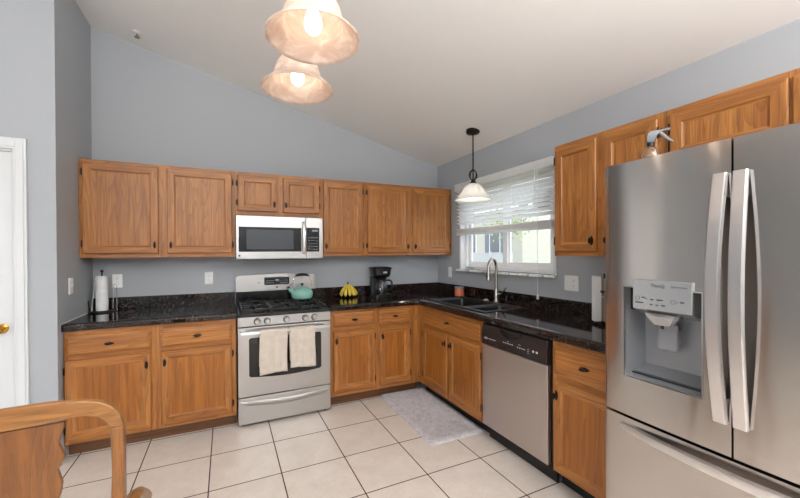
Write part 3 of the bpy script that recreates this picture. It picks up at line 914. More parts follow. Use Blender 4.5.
# freezer handle: wide bowed bar
mb = MB(); rings = []
for q in range(33):
    u = q/32; x = .045+(FW-.09)*u
    s = math.sin(PI*u)**.75
    y = -(DFR+.004+.058*s) + .020*((x-cxm)/cxm)**2*(1-s); z = .640; hh = .018
    rings.append([(x, y+.012, z+hh), (x, y-.004, z+hh*.8), (x, y-.008, z-hh*.4), (x, y-.002, z-hh), (x, y+.014, z-hh*.9)])
mb.loft(rings)
for s in (0, 1):
    xx = .05 if s == 0 else FW-.05
    mb.box(xx-.012, xx+.02 if s == 0 else xx+.012, -(DFR+.004), front_y(xx)+.004, .63, .652)
mb.build('handle', STEEL_LT, fz, smooth=40)
# dispenser
DISPM = mat('dispenser_recess_grey', srgb(150, 152, 156), .3, .55)
yb = -.672
mb = MB()
yF = lambda x: front_y(x)+.001
# liner: back, sides, floor, ceiling
bi = .03
back = [(HX0+bi, yb, HZ0+.05), (HX1-bi, yb, HZ0+.05), (HX1-bi, yb, HZ1-.02), (HX0+bi, yb, HZ1-.02)]
frnt = [(HX0, yF(HX0), HZ0), (HX1, yF(HX1), HZ0), (HX1, yF(HX1), HZ1), (HX0, yF(HX0), HZ1)]
mb.loft([frnt, back], cap=(False, True))
dp = mb.build('dispenser_recess', DISPM, dl)
mb = MB(); mb.loft([frnt, [(a+s1*.004, b-.004, c+s2*.004) for (a, b, c), (s1, s2) in zip(frnt, ((1, 1), (-1, 1), (-1, -1), (1, -1)))], [(a+s1*.006, b+.002, c+s2*.006) for (a, b, c), (s1, s2) in zip(frnt, ((1, 1), (-1, 1), (-1, -1), (1, -1)))]], cap=(False, False)); mb.build('recess_trim', STEEL_LT, dp)
mb = MB(); mb.prism([(HX0+.02, -.752), (HX1-.02, -.756), (HX1-.04, -.70), (HX0+.04, -.70)], 'z', HZ0+.016, HZ0+.021)
mb.build('drip_tray', mat('dark_drip_tray', srgb(70, 72, 76), .35, .6), dp)
PX0, PX1, PZ0, PZ1 = .138, .348, 1.164, 1.284
mb = MB(); mb.box(HX0+.012, HX1-.012, -.745, -.70, 1.150, HZ1-.004); mb.build('housing', BLACKP, dp)
pn = mb = MB()
ptop, pbot = -(DFR+.028), -(DFR+.030)
mb.loft([[(PX0, ptop, PZ1), (PX1, ptop, PZ1), (PX1, pbot, PZ0), (PX0, pbot, PZ0)],
         [(PX0, -.748, PZ1-.004), (PX1, -.748, PZ1-.004), (PX1, -.735, PZ0-.03), (PX0, -.735, PZ0-.03)]])
panel = mb.build('control_panel', mat('silver_panel', srgb(188, 189, 190), .22, .75), dp, bevel=.003)
MARK = mat('dark_print', srgb(58, 60, 64), .5)
tilt = math.atan2(.002, .12)
rx = PI/2 - tilt
py = lambda z: ptop + (pbot-ptop)*(PZ1-z)/(PZ1-PZ0) - .0006
text('lettering', 'ThinQ', .019, panel, (.232, py(1.262), 1.262), (rx, 0, 0), MARK)
text('lettering', 'Inverter Linear', .0068, panel, (.312, py(1.262), 1.262), (rx, 0, 0), MARK)
mb = MB()
def ringmark(x, z, r):
    pts = [(x+r*math.cos(a), py(z)-.0002, z+r*math.sin(a)) for a in [2*PI*q/14 for q in range(14)]]
    mb.tube(pts+[pts[0]], .0006, 5)
ringmark(.284, 1.262, .0042)
for x, z in ((.158, 1.208), (.286, 1.204)):
    for s in (0,): ringmark(x, z, .008)
for x, z, w in ((.166, 1.212, .012), (.176, 1.208, .004), (.198, 1.206, .010), (.226, 1.207, .022), (.286, 1.204, .002), (.302, 1.206, .012), (.196, 1.186, .008), (.216, 1.186, .008), (.238, 1.186, .014), (.150, 1.190, .03)):
    x += .014
    mb.box(x-w/2, x+w/2, py(z)-.0004, py(z)+.0004, z-.0022, z+.0022)
mb.build('button_icons', MARK, panel)
mb = MB()
mb.loft([[(.180, -.788, 1.150), (.288, -.788, 1.150), (.288, -.74, 1.150), (.180, -.74, 1.150)],
         [(.184, -.790, 1.140), (.284, -.790, 1.140), (.284, -.74, 1.140), (.184, -.74, 1.140)],
         [(.207, -.770, 1.102), (.262, -.770, 1.102), (.262, -.735, 1.102), (.207, -.735, 1.102)]])
ch = mb.build('ice_chute', mat('silver_chute', srgb(176, 176, 177), .25, .7), dp, bevel=.003)
text('lettering', 'CRUSHED  CUBED', .006, ch, (.234, -.7908, 1.145), (PI/2, 0, 0), MARK)
mb = MB(); mb.cyl((.222, -.742, 1.085), (.222, -.742, 1.105), .006, 10); mb.build('water_nozzle', BLACKP, dp)
mb = MB(); mb.loft([[(x, -.712+.0, z) for x, z in rrect(.075, .115, .012, 4, .228, 1.050)], [(x, -.722, z) for x, z in rrect(.075, .115, .012, 4, .228, 1.050)], [(x, -.726, z) for x, z in rrect(.066, .106, .010, 4, .228, 1.050)], [(x, -.720, z) for x, z in rrect(.058, .098, .008, 4, .228, 1.050)]])
mb.box(.2, .256, -.713, -.673, 1.02, 1.08)
mb.build('dispenser_paddle', GREYP, dp)

# ================================================================== things on the counters
# paper towel holder and roll
t = thing('paper_towel_holder', 'black wire paper towel holder in the left counter corner', 'towel holder', (-3.292, -.125, CZ))
mb = MB()
ringp = [(.082*math.cos(a), .082*math.sin(a), .006) for a in [2*PI*q/28 for q in range(29)]]
mb.tube(ringp, .0055, 8); mb.tube([(-.08, 0, .006), (.08, 0, .006)], .005, 8); mb.build('base', BLACKM, t)
mb = MB(); mb.cyl((0, 0, .006), (0, 0, .325), .0055, 10); mb.ball((0, 0, .333), .011); mb.build('rod', BLACKM, t)
mb = MB(); mb.tube([(.072, 0, .006), (.074, 0, .16), (.076, 0, .215), (.084, 0, .226), (.094, 0, .215), (.096, 0, .16), (.098, 0, .004)], .0035, 8); mb.build('side_arm', CHROME, t)
mb = MB(); mb.tube([(-.082, 0, .006), (-.084, -.01, .07), (-.084, -.01, .10)], .0045, 8); mb.build('stop_arm', BLACKM, t)
PAPER = cloth('white_paper_towel', srgb(238, 238, 238), 2)
mb = MB()
mb.lathe([(.02, .014), (.040, .014), (.041, .018), (.041, .290), (.040, .294), (.02, .294), (.02, .014)], seg=32)
t2 = thing('paper_towel_roll', 'white paper towel roll on the wire holder in the corner', 'paper towels', (-3.292, -.125, CZ))
mb.build('roll', PAPER, t2)
mb = MB()
mb.loft([[(-.042, -.008, .288), (-.038, -.018, .288), (-.037, -.0165, .288), (-.0405, -.007, .288)], [(-.066, -.026, .016), (-.056, -.046, .016), (-.054, -.044, .016), (-.064, -.025, .016)]]); mb.build('loose_sheet', PAPER, t2)

# coffee maker
t = thing('coffee_maker', 'black drip coffee maker with glass carafe on the back counter', 'coffee maker', (-.862, -.20, CZ), math.radians(-4))
mb = MB()
rp = lambda w, d, z, cy=0, r=.03: [(x, y, z) for x, y in rrect(w, d, r, 5, 0, cy)]
mb.loft([rp(.19, .23, 0), rp(.19, .23, .025), rp(.18, .22, .032)]); mb.build('base', BLACKP, t)
mb = MB(); mb.loft([rp(.18, .075, .03, .07, .02), rp(.18, .075, .215, .07, .02)]); mb.build('tower', BLACKP, t)
mb = MB(); mb.loft([rp(.165, .19, .212, .012, .05), rp(.195, .215, .235, .0, .06), rp(.205, .225, .295, .0, .06)]); bh = mb.build('brew_head', BLACKP, t)
mb = MB(); mb.box(-.005, .035, -.1135, -.110, .255, .272); mb.build('logo_badge', LGREYP, bh)
mb = MB(); mb.loft([rp(.21, .23, .296, 0, .06), rp(.222, .238, .302, 0, .06), rp(.222, .238, .310, 0, .06), rp(.18, .2, .318, 0, .06)]); mb.build('lid', BLACKP, t)
mb = MB(); mb.lathe([(0, .036), (.055, .036), (.068, .05), (.070, .085), (.058, .14), (.048, .16), (.048, .165)], (0, -.045, 0), 24); cf = mb.build('carafe', GLASS, t, solid=.003)
mb = MB(); mb.lathe([(.0495, .160), (.053, .160), (.053, .182), (.04, .19), (0, .19)], (0, -.045, 0), 24); mb.lathe([(.072, .064), (.0725, .064), (.0725, .074), (.072, .074), (.072, .064)], (0, -.045, 0), 24); mb.build('carafe_lid', BLACKP, cf)
mb = MB(); mb.tube([(.052, -.05, .172), (.085, -.055, .176), (.108, -.06, .16), (.112, -.062, .12), (.105, -.06, .085), (.076, -.052, .07)], [.009, .011, .011, .011, .010, .008], 10); mb.build('carafe_handle', BLACKP, cf)
mb = MB(); mb.lathe([(0, .032), (.06, .032), (.06, .0355), (0, .0355)], (0, -.045, 0), 24); mb.build('warming_plate', BLACKM, t)
mb = MB(); mb.tube([(.06, .11, .03), (.13, .12, .06), (.17, .10, .05), (.19, .06, .006), (.16, .05, .005)], .0035, 7); mb.build('cord', BLACKP, t)

# bananas
BAN = mat('banana_skin', srgb(222, 190, 60), .45); k = N(BAN)
k.l(k.ramp(k.noise(k.coords((1, 1, .4), rnd=4), 28, 4, .6), [(.30, srgb(150, 150, 40)), (.48, srgb(222, 192, 66)), (.70, srgb(228, 200, 80)), (.80, srgb(90, 66, 30))]), k.b.inputs['Base Color'])
BANT = mat('banana_tip', srgb(70, 60, 30), .6)
t = thing('banana_bunch', 'bunch of ripe yellow bananas on the counter beside the stove', 'bananas', (-1.20, -.13, CZ))
for i, a in enumerate((-62, -30, 0, 30, 62)):
    mb = MB(); pts = []; rs = []
    n = 12
    for q in range(n+1):
        u = q/n
        th = math.radians(a)
        rad = .012 + .082*math.sin(u*PI*.62) ; z = .150*(1-u)**1.0 + .017 - .012*math.sin(u*PI)
        z = .152 - .135*u**.85
        pts.append((rad*math.sin(th)*1.05, -rad*math.cos(th)*.9+.03, z)); rs.append(.0055 + .0135*math.sin(min(1, u*1.35+.02)*PI*.55) if u < .85 else .0185*(1-(u-.85)/.15*.75))
    mb.tube(pts, rs, 9)
    o = mb.build('banana', BAN, t)
mb = MB(); mb.tube([(0, .02, .145), (0, .024, .160), (.003, .026, .176)], [.013, .011, .009], 9); mb.build('stem', BANT, t)
t.scale = (.92, .92, .92)

# candle jar
t = thing('candle_jar', 'orange candle in a glass jar with grey lid on the counter left of the faucet', 'candle', (-.098, -.575, CZ))
CANDLE = mat('orange_wax', srgb(206, 110, 72), .4)
mb = MB(); mb.lathe([(0, .002), (.044, .002), (.050, .008), (.050, .072), (.047, .078), (0, .078)], seg=28); mb.build('jar', CANDLE, t)
mb = MB(); mb.lathe([(0, .0785), (.050, .0785), (.052, .082), (.052, .096), (.048, .100), (0, .100)], seg=28); mb.build('lid', mat('grey_jar_lid', srgb(160, 158, 156), .35, .5), t)

# white upright appliance by the fridge
t = thing('countertop_appliance', 'narrow white-fronted upright appliance with black fittings on the counter against the refrigerator', 'appliance', (-.146, -2.228, CZ), math.radians(-122))
mb = MB(); mb.loft([[(x, -.075, z) for x, z in rrect(.052, .295, .010, 4, -.018, .165)], [(x, -.035, z) for x, z in rrect(.052, .295, .010, 4, -.018, .165)]]); mb.build('white_panel', WHITEP, t, bevel=.004)
mb = MB(); mb.box(-.042, .042, -.0345, .055, .02, .30); bd_ = mb.build('metal_body', mat('brown_metal_shell', srgb(150, 128, 112), .35, .8), t, bevel=.008)
mb = MB(); mb.cyl((.026, -.012, .30), (.026, -.012, .330), .020, 14); mb.build('cap', BLACKP, t)
mb = MB(); mb.box(.012, .046, -.046, -.034, .205, .222); mb.build('latch', BLACKP, t, bevel=.003)
mb = MB(); mb.box(.012, .044, -.0375, -.034, .180, .186); mb.build('trim_band', NICKEL, t)
for x in (-.03, .03):
    for y in (-.055, .035): MB().cyl((x, y, 0), (x, y, .022), .010, 10).build('foot', BLACKP, t)

# spray bottle on the fridge
t = thing('spray_bottle', 'clear spray bottle with grey trigger on top of the refrigerator', 'spray bottle', (-.60, -2.735, 1.7705), math.radians(-60))
mb = MB(); mb.lathe([(0, 0), (.040, 0), (.042, .006), (.042, .085), (.036, .108), (.018, .124), (.014, .128)], seg=24)
mb.build('bottle', GLASS, t, solid=.002)
mb = MB(); mb.lathe([(0, .126), (.0165, .126), (.0165, .146), (.013, .148), (0, .148)], seg=16); mb.build('collar', BLACKP, t)
mb = MB()
mb.loft([[(-.016, -.011, .146), (.016, -.011, .146), (.016, .011, .146), (-.016, .011, .146)], [(-.018, -.012, .178), (.030, -.012, .184), (.030, .012, .184), (-.018, .012, .178)], [(-.008, -.010, .202), (.058, -.010, .200), (.058, .010, .200), (-.008, .010, .202)], [(.005, -.008, .208), (.062, -.008, .206), (.062, .008, .206), (.005, .008, .208)]])
mb.build('spray_head', mat('silver_sprayer', srgb(120, 123, 128), .3, .75), t, bevel=.004)
mb = MB(); mb.cyl((.060, 0, .203), (.080, 0, .203), .008, 12); mb.build('nozzle', GREYP, t)
mb = MB(); mb.tube([(.040, 0, .190), (.055, 0, .172), (.075, 0, .150), (.092, 0, .136)], [.009, .009, .007, .005], 8); mb.build('trigger', GREYP, t)
t.scale = (.88, .88, .88)

# rug
RUG = mat('pale_grey_plush', srgb(206, 203, 208), .95, spec=.05); k = N(RUG)
n1 = k.noise(k.coords((1, 1, 1)), 26, 6, .75); n2 = k.noise(k.coords((1, 1, 1)), 180, 4, .8)
k.l(k.mix(k.ramp(n2, [(.38, (0, 0, 0, 1)), (.62, (1, 1, 1, 1))]), k.mix(k.ramp(n1, [(.36, (0, 0, 0, 1)), (.64, (1, 1, 1, 1))]), srgb(140, 136, 143), srgb(208, 205, 210)), srgb(226, 223, 228)), k.b.inputs['Base Color'])
k.bump(n2, 1.0, .006)
mb = MB()
rw, rl = .485, .98
outer = rrect(rw, rl, .035, 6)
shr = lambda p, i: (p[0]*(rw/2-i)/(rw/2), p[1]*(rl/2-i)/(rl/2))
mb.loft([[(*p, 0.0005) for p in outer], [(*p, .010) for p in outer], [(*shr(p, .008), .017) for p in outer], [(*shr(p, .050), .020) for p in outer], [(*shr(p, .058), .016) for p in outer]])
mb.build('rug', RUG, smooth=60)
rug = bpy.data.objects['rug']; rug.location = (-.788, -1.035, 0); rug.rotation_euler = (0, 0, math.radians(-1.0))
tag(rug, 'pale grey plush mat on the tiles in front of the sink', 'rug')

# ================================================================== plates on the walls
def plate(name, label, cat, loc, rotz, w=.072, h=.116, kind='outlet', gang=1):
    t = thing(name, label, cat, loc, rotz)
    mb = MB(); mb.loft([[(x, 0, z) for x, z in rrect(w, h, .005, 3)], [(x, -.004, z) for x, z in rrect(w, h, .005, 3)], [(x, -.006, z) for x, z in rrect(w-.006, h-.006, .004, 3)]]); mb.build('plate', WHITEP, t)
    for g in range(gang):
        cx = (g-(gang-1)/2)*.046
        kk = kind if isinstance(kind, str) else kind[g]
        if kk == 'outlet':
            for s in (-1, 1):
                mb = MB(); mb.prism(rrect(.033, .028, .010, 4, cx, s*.020), 'y', -.0075, -.005); o = mb.build('socket', WHITEP, t)
                mb = MB(); mb.box(cx-.008, cx-.006, -.0079, -.0074, s*.020-.001, s*.020+.008); mb.box(cx+.006, cx+.008, -.0079, -.0074, s*.020-.001, s*.020+.008); mb.cyl((cx, -.0079, s*.020-.007), (cx, -.0074, s*.020-.007), .0022, 8); mb.build('slots', BLACKP, o)
        else:
            mb = MB(); mb.box(cx-.006, cx+.006, -.007, -.005, -.012, .012); mb.prism([(-.006, -.003), (-.016, .004), (-.016, .010), (-.006, .006)], 'x', cx-.0045, cx+.0045); mb.build('toggle', WHITEP, t, bevel=.001)
    return t
plate('wall_outlet', 'white duplex outlet behind the paper towel holder', 'outlet', (-3.218, -.0005, 1.172), 0)
plate('wall_outlet', 'white duplex outlet on the back wall just left of the stove', 'outlet', (-2.522, -.0005, 1.172), 0)
plate('light_switch', 'white light switch on the left partition wall', 'light switch', (XW+.0005, -.47, 1.175), PI/2, kind='switch')
plate('light_switch', 'white switch plate between the corner and the window', 'light switch', (-.0005, -.262, 1.172), RZ, kind='switch')
plate('wall_outlet', 'wide white double plate on the wall between window and refrigerator', 'outlet', (-.0005, -1.858, 1.162), RZ, w=.118, kind=('switch', 'outlet'), gang=2)

# ================================================================== blind
t = thing('window_blind', 'white slatted horizontal blind half covering the window above the sink', 'blind', (0, 0, 1.585))
BL = mat('white_blind_slat', srgb(250, 250, 250), .4)
BL.node_tree.nodes['Principled BSDF'].inputs['Subsurface Weight'].default_value = .0
by0, by1 = -1.722, -.468
Z0 = 1.585
mb = MB(); mb.box(-.070, -.058, by0-.018, by1+.018, 2.075-Z0, 2.148-Z0); mb.box(-.058, -.005, by0-.018, by0-.008, 2.075-Z0, 2.148-Z0); mb.box(-.058, -.005, by1+.008, by1+.018, 2.075-Z0, 2.148-Z0); mb.build('valance', BL, t, bevel=.003)
mb = MB(); mb.box(-.055, -.006, by0, by1, 2.085-Z0, 2.130-Z0); mb.build('headrail', BL, t)
mb = MB()
zz = 2.055
a = math.radians(-27)
while zz > 1.69:
    c, s_ = .025*math.cos(a), .025*math.sin(a)
    x = -.031
    mb.loft([[(x-c, by0, zz-Z0-s_), (x, by0, zz-Z0+.0022), (x+c, by0, zz-Z0+s_), (x+c, by0, zz-Z0+s_-.0028), (x, by0, zz-Z0-.0006), (x-c, by0, zz-Z0-s_-.0028)], [(x-c, by1, zz-Z0-s_), (x, by1, zz-Z0+.0022), (x+c, by1, zz-Z0+s_), (x+c, by1, zz-Z0+s_-.0028), (x, by1, zz-Z0-.0006), (x-c, by1, zz-Z0-s_-.0028)]])
    zz -= .038
mb.build('slats', BL, t)
mb = MB()
for q in range(12): mb.box(-.056, -.006, by0, by1, .020+.0042*q, .0232+.0042*q)
mb.build('gathered_slats', BL, t)
mb = MB(); mb.box(-.057, -.005, by0, by1, 0, .018); mb.build('bottom_rail', BL, t, bevel=.003)
mb = MB()
for y in (-.60, -.88, -1.30, -1.59):
    mb.cyl((-.0585, y, 2.09-Z0), (-.0585, y, .005), .0011, 6); mb.cyl((-.0035, y, 2.09-Z0), (-.0035, y, .005), .0011, 6)
mb.build('ladder_cords', BL, t)
mb = MB(); mb.cyl((-.075, -1.60, 2.09-Z0), (-.075, -1.605, 1.05-Z0), .0016, 6); mb.lathe([(0, 0), (.011, .002), (.012, .012), (.004, .040), (0, .042)], (-.075, -1.605, 1.012-Z0), 12); mb.build('pull_cord', BL, t)
mb = MB(); mb.cyl((-.075, -1.575, 2.09-Z0), (-.075, -1.577, 1.75-Z0), .004, 8); mb.build('tilt_wand', BL, t)
mb = MB(); mb.cyl((-.075, -.56, 2.09-Z0), (-.075, -.562, 1.32-Z0), .0016, 6); mb.build('left_cord', BL, t)

# ================================================================== pendants
SHADE_W = mat('white_alabaster_glass', srgb(244, 242, 238), .25); 
b = SHADE_W.node_tree.nodes['Principled BSDF']; b.inputs['Subsurface Weight'].default_value = .0
ALAB = mat('warm_alabaster_glass', srgb(238, 214, 196), .3); k = N(ALAB)
n1 = k.noise(k.coords((1, 1, 2.4), rnd=3), 7, 4, .6, 2.2)
k.l(k.ramp(n1, [(.34, srgb(224, 200, 184)), (.5, srgb(234, 214, 200)), (.62, srgb(248, 234, 222))]), k.b.inputs['Base Color'])
def translucent(m, w):
    t = m.node_tree; b = t.nodes['Principled BSDF']
    tr = t.nodes.new('ShaderNodeBsdfTranslucent'); mx = t.nodes.new('ShaderNodeMixShader'); mx.inputs[0].default_value = w
    src = b.inputs['Base Color']
    if src.links: t.links.new(src.links[0].from_socket, tr.inputs[0])
    else: tr.inputs[0].default_value = src.default_value
    t.links.new(b.outputs[0], mx.inputs[1]); t.links.new(tr.outputs[0], mx.inputs[2])
    t.links.new(mx.outputs[0], t.nodes['Material Output'].inputs['Surface'])
translucent(ALAB, .35); translucent(SHADE_W, .4); translucent(BL, .66)
BULB = emit('warm_bulb', (1, .88, .74, 1), 4.6)
BULB_COOL = emit('soft_white_bulb', (1, .95, .88, 1), 3)
SHC = [(.032, .150), (.050, .144), (.072, .126), (.090, .100), (.105, .074), (.122, .048), (.140, .026), (.158, .009), (.170, 0)]
SHP = [(.032, .148), (.050, .143), (.074, .128), (.090, .105), (.097, .080), (.102, .060), (.112, .042), (.130, .025), (.148, .010), (.158, 0)]
def pendant(name, label, x, y, zrim, shade_m, bulb_m, watts, col, group=None):
    top = zc(x)
    t = thing(name, label, 'pendant light', (x, y, zrim), 0)
    mb = MB(); ht = top - zrim
    mb.lathe([(0, ht+.012), (.062, ht+.012), (.064, ht-.012), (.055, ht-.026), (.02, ht-.034), (.008, ht-.04), (0, ht-.04)], seg=28); mb.build('canopy', BRONZE, t)
    # chain with the feed cord
    mb = MB(); z = ht-.04; i = 0; zr = .285
    mb.cyl((0, 0, z), (0, 0, zr), .0028, 8)
    while z > zr+.02:
        a = (i % 2)*PI/2
        pts = [(.008*math.cos(q)*math.cos(a), .008*math.cos(q)*math.sin(a), z-.016+.018*math.sin(q)) for q in [2*PI*w/10 for w in range(11)]]
        mb.tube(pts, .0022, 6); z -= .029; i += 1
    mb.build('chain', BRONZE, t)
    mb = MB()
    for a in (0, PI/2):
        pts = [(.045*math.cos(q)*math.cos(a), .045*math.cos(q)*math.sin(a), .232+.045*math.sin(q)) for q in [2*PI*w/24 for w in range(25)]]
        mb.tube(pts, .0045, 7)
    mb.cyl((0, 0, .28), (0, 0, .19), .006, 8); mb.ball((0, 0, .284), .010); mb.build('ring_ornament', BRONZE, t)
    mb = MB(); mb.lathe([(0, .192), (.014, .190), (.020, .178), (.026, .165), (.036, .155), (.038, .146), (0, .146)], seg=20); mb.build('shade_holder', BRONZE, t)
    mb = MB(); mb.lathe(SHC if shade_m is SHADE_W else SHP, seg=48); mb.build('shade', shade_m, t, solid=.006, smooth=80)
    mb = MB(); mb.lathe([(0, .022), (.016, .024), (.027, .036), (.030, .054), (.027, .074), (.018, .100), (.014, .125), (0, .125)], seg=20); mb.build('bulb', bulb_m, t)
    mb = MB(); mb.cyl((0, 0, .1255), (0, 0, .1455), .016, 14); mb.build('socket', BRONZE, t)
    if watts:
        d = bpy.data.lights.new('bulb_light', 'POINT'); d.energy = watts; d.color = col; d.shadow_soft_size = .028
        o = bpy.data.objects.new('bulb_light', d); COL.objects.link(o); o.parent = t; o.location = (0, 0, .02)
    return t
pendant('pendant_light', 'bell-shaped glass pendant nearest the camera with its bulb glowing', -2.100, -2.495, 2.131, ALAB, BULB, .15, (1, .80, .62))
pendant('pendant_light', 'smaller-looking lit glass pendant just behind the nearest one', -2.076, -2.075, 2.142, ALAB, BULB, .15, (1, .80, .62))
pendant('pendant_light', 'white bell pendant on a black chain in front of the sink window', -.287, -1.055, 1.885, SHADE_W, BULB_COOL, 1.6, (1, .93, .85))

hx, hy = -3.02, -.235
t = thing('ceiling_hook', 'small white metal hook or sprinkler head on the sloped ceiling near the left corner', 'ceiling hook', (hx, hy, zc(hx)-.004))
mb = MB(); mb.lathe([(0, .012), (.03, .012), (.03, -.004), (.012, -.012), (0, -.012)], seg=18); mb.build('plate', WHITE, t)
mb = MB(); mb.cyl((0, 0, -.010), (0, 0, -.035), .008, 10); mb.lathe([(0, -.034), (.02, -.036), (.02, -.039), (0, -.042)], seg=14); mb.build('stem', NICKEL, t)

# ================================================================== dining chair
t = thing('dining_chair', 'wooden dining chair with vase-shaped splat in the near left foreground', 'chair', (-2.885, -2.5, 0))
half = [(0, 1.019), (.05, 1.020), (.10, 1.019), (.160, 1.013), (.195, 1.003), (.222, .985), (.240, .960), (.248, .922)]
bot = [(.216, .928), (.205, .948), (.186, .964), (.160, .972), (.108, .969), (.06, .966), (0, .965)]
mb = MB()
ycurve = lambda x: .030*(1-(x/.25)**2)*-1 + .0
def side_pts(sg, off):
    return None
topn = [( x, z) for x, z in half]; botn = [(x, z) for x, z in bot]
# sample the crest as a strip of cross sections between top and bottom curves
def interp(pts, u):
    L_ = [0]
    for a, b in zip(pts, pts[1:]): L_.append(L_[-1]+math.dist(a, b))
    d = u*L_[-1]
    for i in range(len(pts)-1):
        if d <= L_[i+1]+1e-9:
            f = (d-L_[i])/(L_[i+1]-L_[i]); return (pts[i][0]+(pts[i+1][0]-pts[i][0])*f, pts[i][1]+(pts[i+1][1]-pts[i][1])*f)
    return pts[-1]
botr = list(reversed(botn))
rings = []
n = 30
for q in range(-n, n+1):
    u = abs(q)/n; s = -1 if q < 0 else 1
    a = interp(topn, u); b_ = interp(botr, u)
    ya = -.012*(1-(a[0]/.25)**2); yb_ = -.012*(1-(b_[0]/.25)**2)
    th = .013
    rings.append([(s*a[0], ya-th*.75, a[1]-.002), (s*a[0], ya, a[1]+.001), (s*a[0], ya+th*.75, a[1]-.002), (s*b_[0], yb_+th, b_[1]), (s*b_[0], yb_-th, b_[1])])
mb.loft(rings); mb.build('crest_rail', CH_H, t, bevel=.004)
for s in (-1, 1):
    mb = MB(); rings = []
    for (z, y, xi, xo) in ((.925, 0, .217, .248), (.80, .004, .219, .247), (.66, .012, .212, .246), (.46, .022, .200, .240), (.42, .022, .200, .240), (.20, -.012, .200, .235), (0, -.062, .200, .230)):
        rings.append([(s*xi, y-.014, z), (s*xo, y-.014, z), (s*xo, y+.014, z), (s*xi, y+.014, z)])
    mb.loft(rings); mb.build('back_post', CH_V, t, bevel=.004)
sp = [(.120, .962), (.118, .945), (.111, .925), (.108, .908), (.113, .890), (.119, .872), (.114, .855), (.104, .838), (.107, .822), (.112, .800), (.108, .77), (.090, .72), (.070, .66), (.066, .60), (.080, .54), (.085, .46)]
mb = MB(); rings = []
for x, z in sp:
    y = -.006 + .030*(1-(z-.46)/.5) if z < .96 else -.006
    rings.append([(-x, y-.007, z), (0, y-.010, z), (x, y-.007, z), (x, y+.007, z), (0, y+.005, z), (-x, y+.007, z)])
mb.loft(rings); mb.build('splat', CH_V, t, bevel=.003, smooth=50)
mb = MB(); mb.loft([[(x, y+.235, .425) for x, y in rrect(.46, .44, .05, 5)], [(x, y+.235, .448) for x, y in rrect(.48, .46, .06, 5)], [(x, y+.235, .458) for x, y in rrect(.46, .44, .05, 5)]]); mb.build('seat', CH_H, t)
for s in (-1, 1):
    mb = MB(); mb.tube([(s*.20, .42, .43), (s*.20, .42, .30), (s*.205, .425, .12), (s*.205, .425, 0)], [.022, .024, .018, .014], 12); mb.build('front_leg', CH_V, t)
    mb = MB(); pts = [(s*.228, .014, .622), (s*.240, .06, .645), (s*.245, .11, .652), (s*.246, .17, .625), (s*.246, .24, .575), (s*.244, .31, .530)]
    mb.tube(pts, [.014, .018, .020, .020, .021, .016], 12); mb.tube([(s*.244, .30, .535), (s*.240, .305, .49), (s*.228, .30, .45)], [.014, .016, .014], 10); mb.build('armrest', CH_H, t)
    mb = MB(); mb.tube([(s*.205, -.02, .18), (s*.203, .42, .18)], .010, 8); mb.build('stretcher', CH_H, t)

# ================================================================== outside the window
GRASS = mat('lawn_grass', srgb(120, 140, 84), .9); k = N(GRASS)
k.l(k.ramp(k.noise(k.coords((1, 1, 1)), 3, 6, .7), [(.35, srgb(104, 122, 72)), (.65, srgb(150, 164, 104))]), k.b.inputs['Base Color'])
mb = MB(); mb.box(1.5, 60, -40, 40, -.7, -.6); struct(mb.build('ground', GRASS, smooth=0))
SID = mat('white_siding', srgb(190, 188, 180), .6); k = N(SID)
sx = k.n('ShaderNodeSeparateXYZ'); k.l(k.coords((1, 1, 1)), sx.inputs[0])
fr_ = k.math('FRACT', k.math('MULTIPLY', sx.outputs[2], 7.0)); k.bump(fr_, .6, .02)
ROOF = mat('grey_shingles', srgb(150, 148, 150), .9)
WOUT = mat('house_window_glass', srgb(90, 98, 112), .1)
SHUT = mat('dark_shutter', srgb(110, 118, 134), .6)
def house(label, x, y, wx, wy, h, gable_x, wins):
    t = thing('house', label, 'house', (x, y, -.6))
    mb = MB()
    if gable_x:   # gable faces -x
        mb.prism([(-wy/2, 0), (wy/2, 0), (wy/2, h), (0, h+wy*.22), (-wy/2, h)], 'x', 0, wx)
    else:
        mb.box(0, wx, -wy/2, wy/2, 0, h)
    mb.build('walls', SID, t)
    mb = MB()
    if gable_x:
        mb.loft([[(-.3, -wy/2-.3, h-.1), (-.3, 0, h+wy*.22+.03), (-.3, 0, h+wy*.22+.2), (-.3, -wy/2-.3, h+.08)], [(wx+.3, -wy/2-.3, h-.1), (wx+.3, 0, h+wy*.22+.03), (wx+.3, 0, h+wy*.22+.2), (wx+.3, -wy/2-.3, h+.08)]])
        mb.loft([[(-.3, wy/2+.3, h-.1), (-.3, 0, h+wy*.22+.03), (-.3, 0, h+wy*.22+.2), (-.3, wy/2+.3, h+.08)], [(wx+.3, wy/2+.3, h-.1), (wx+.3, 0, h+wy*.22+.03), (wx+.3, 0, h+wy*.22+.2), (wx+.3, wy/2+.3, h+.08)]])
    else:
        mb.prism([(-.4, h), (wx/2, h+wx*.25), (wx+.4, h), (wx+.4, h+.02), (wx/2, h+wx*.25+.15), (-.4, h+.15)], 'y', -wy/2-.3, wy/2+.3)
    mb.build('roof', ROOF, t)
    for (yy, zz, ww, hh, sh) in wins:
        mb = MB(); mb.box(-.03, .0, yy-ww/2, yy+ww/2, zz, zz+hh); o = mb.build('window', WHITE, t)
        mb = MB(); mb.box(-.04, -.025, yy-ww/2+.08, yy+ww/2-.08, zz+.08, zz+hh-.08); mb.build('pane', WOUT, o)
        if sh:
            for s in (-1, 1):
                mb = MB(); mb.box(-.035, 0, yy+s*(ww/2+.22)-.2, yy+s*(ww/2+.22)+.2, zz, zz+hh); mb.build('shutter', SHUT, o)
    return t
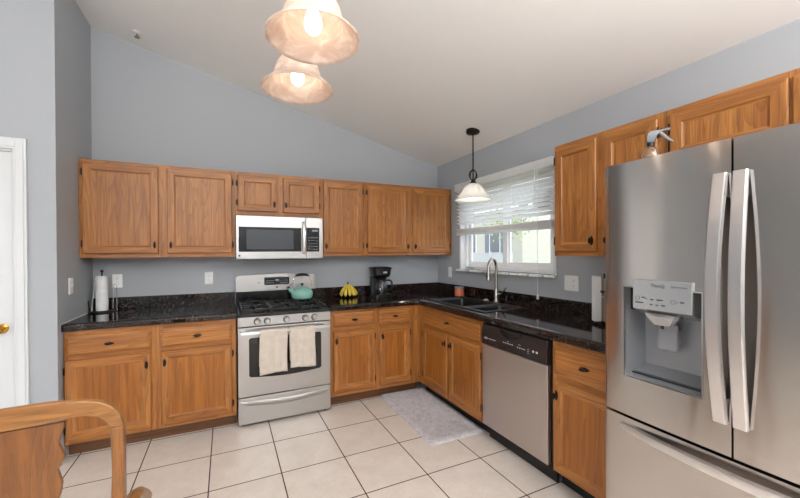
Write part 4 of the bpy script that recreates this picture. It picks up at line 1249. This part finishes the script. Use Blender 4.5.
house('white neighbouring house with dark shutters seen through the left window half', 13.0, 14.4, 8, 6.0, 4.6, False, [(-.75, 1.9, 1.0, 1.5, True), (1.5, 1.9, .9, 1.5, False)])
house('cream neighbouring house with a gabled end seen through the right window half', 22.0, 17.6, 9, 6.6, 2.9, True, [(1.7, 1.3, .5, 1.3, False), (.5, 1.5, .9, 1.0, False), (-1.2, 1.4, .7, 1.2, True)])
FEN = mat('weathered_fence', srgb(176, 178, 182), .8)
t = thing('yard_fence', 'low pale grey yard fence outside the left window half', 'fence', (8.5, 9.0, -.6))
mb = MB(); mb.box(0, .03, -1.4, 2.6, .1, 1.97); mb.build('boards', FEN, t)
for i in range(4):
    mb = MB(); mb.box(-.05, .05, -1.4+1.3*i-.05, -1.4+1.3*i+.05, 0, 2.02); mb.build('post', FEN, t)
LEAF = mat('tree_leaves', srgb(150, 170, 110), .8)
t = thing('tree', 'pale green leafy tree outside behind the blind', 'tree', (11.0, 10.45, -.6))
mb = MB(); mb.tube([(0, 0, 0), (.05, .05, 1.4), (0, 0, 3.0)], [.16, .12, .08], 8); mb.build('trunk', mat('tree_bark', srgb(110, 96, 84), .9), t)
mb = MB()
rl_ = random.Random(4)
for i in range(420):
    p = Vector((rl_.gauss(0, .6), rl_.gauss(0, .7), 3.75+rl_.gauss(0, .5)))
    n_ = Vector((rl_.gauss(0, 1), rl_.gauss(0, 1), rl_.gauss(0, 1))).normalized(); a_ = n_.orthogonal().normalized(); b2_ = n_.cross(a_)
    r_ = .09
    mb.quad([p+a_*r_, p+b2_*r_*.6, p-a_*r_, p-b2_*r_*.6])
mb.build('crown', LEAF, t)

# repeats of a kind carry one group phrase
GROUPS = {'wall_cabinet': 'oak wall cabinets', 'base_cabinet': 'oak base cabinets', 'countertop': 'dark countertops', 'dish_towel': 'dish towels on the oven handle',
          'wall_outlet': 'white wall outlets', 'light_switch': 'white light switches', 'pendant_light': 'glass pendant lights', 'house': 'houses outside the window'}
for o in scene.objects:
    g = GROUPS.get(o.name.split('.')[0])
    if g and o.parent is None: o['group'] = g
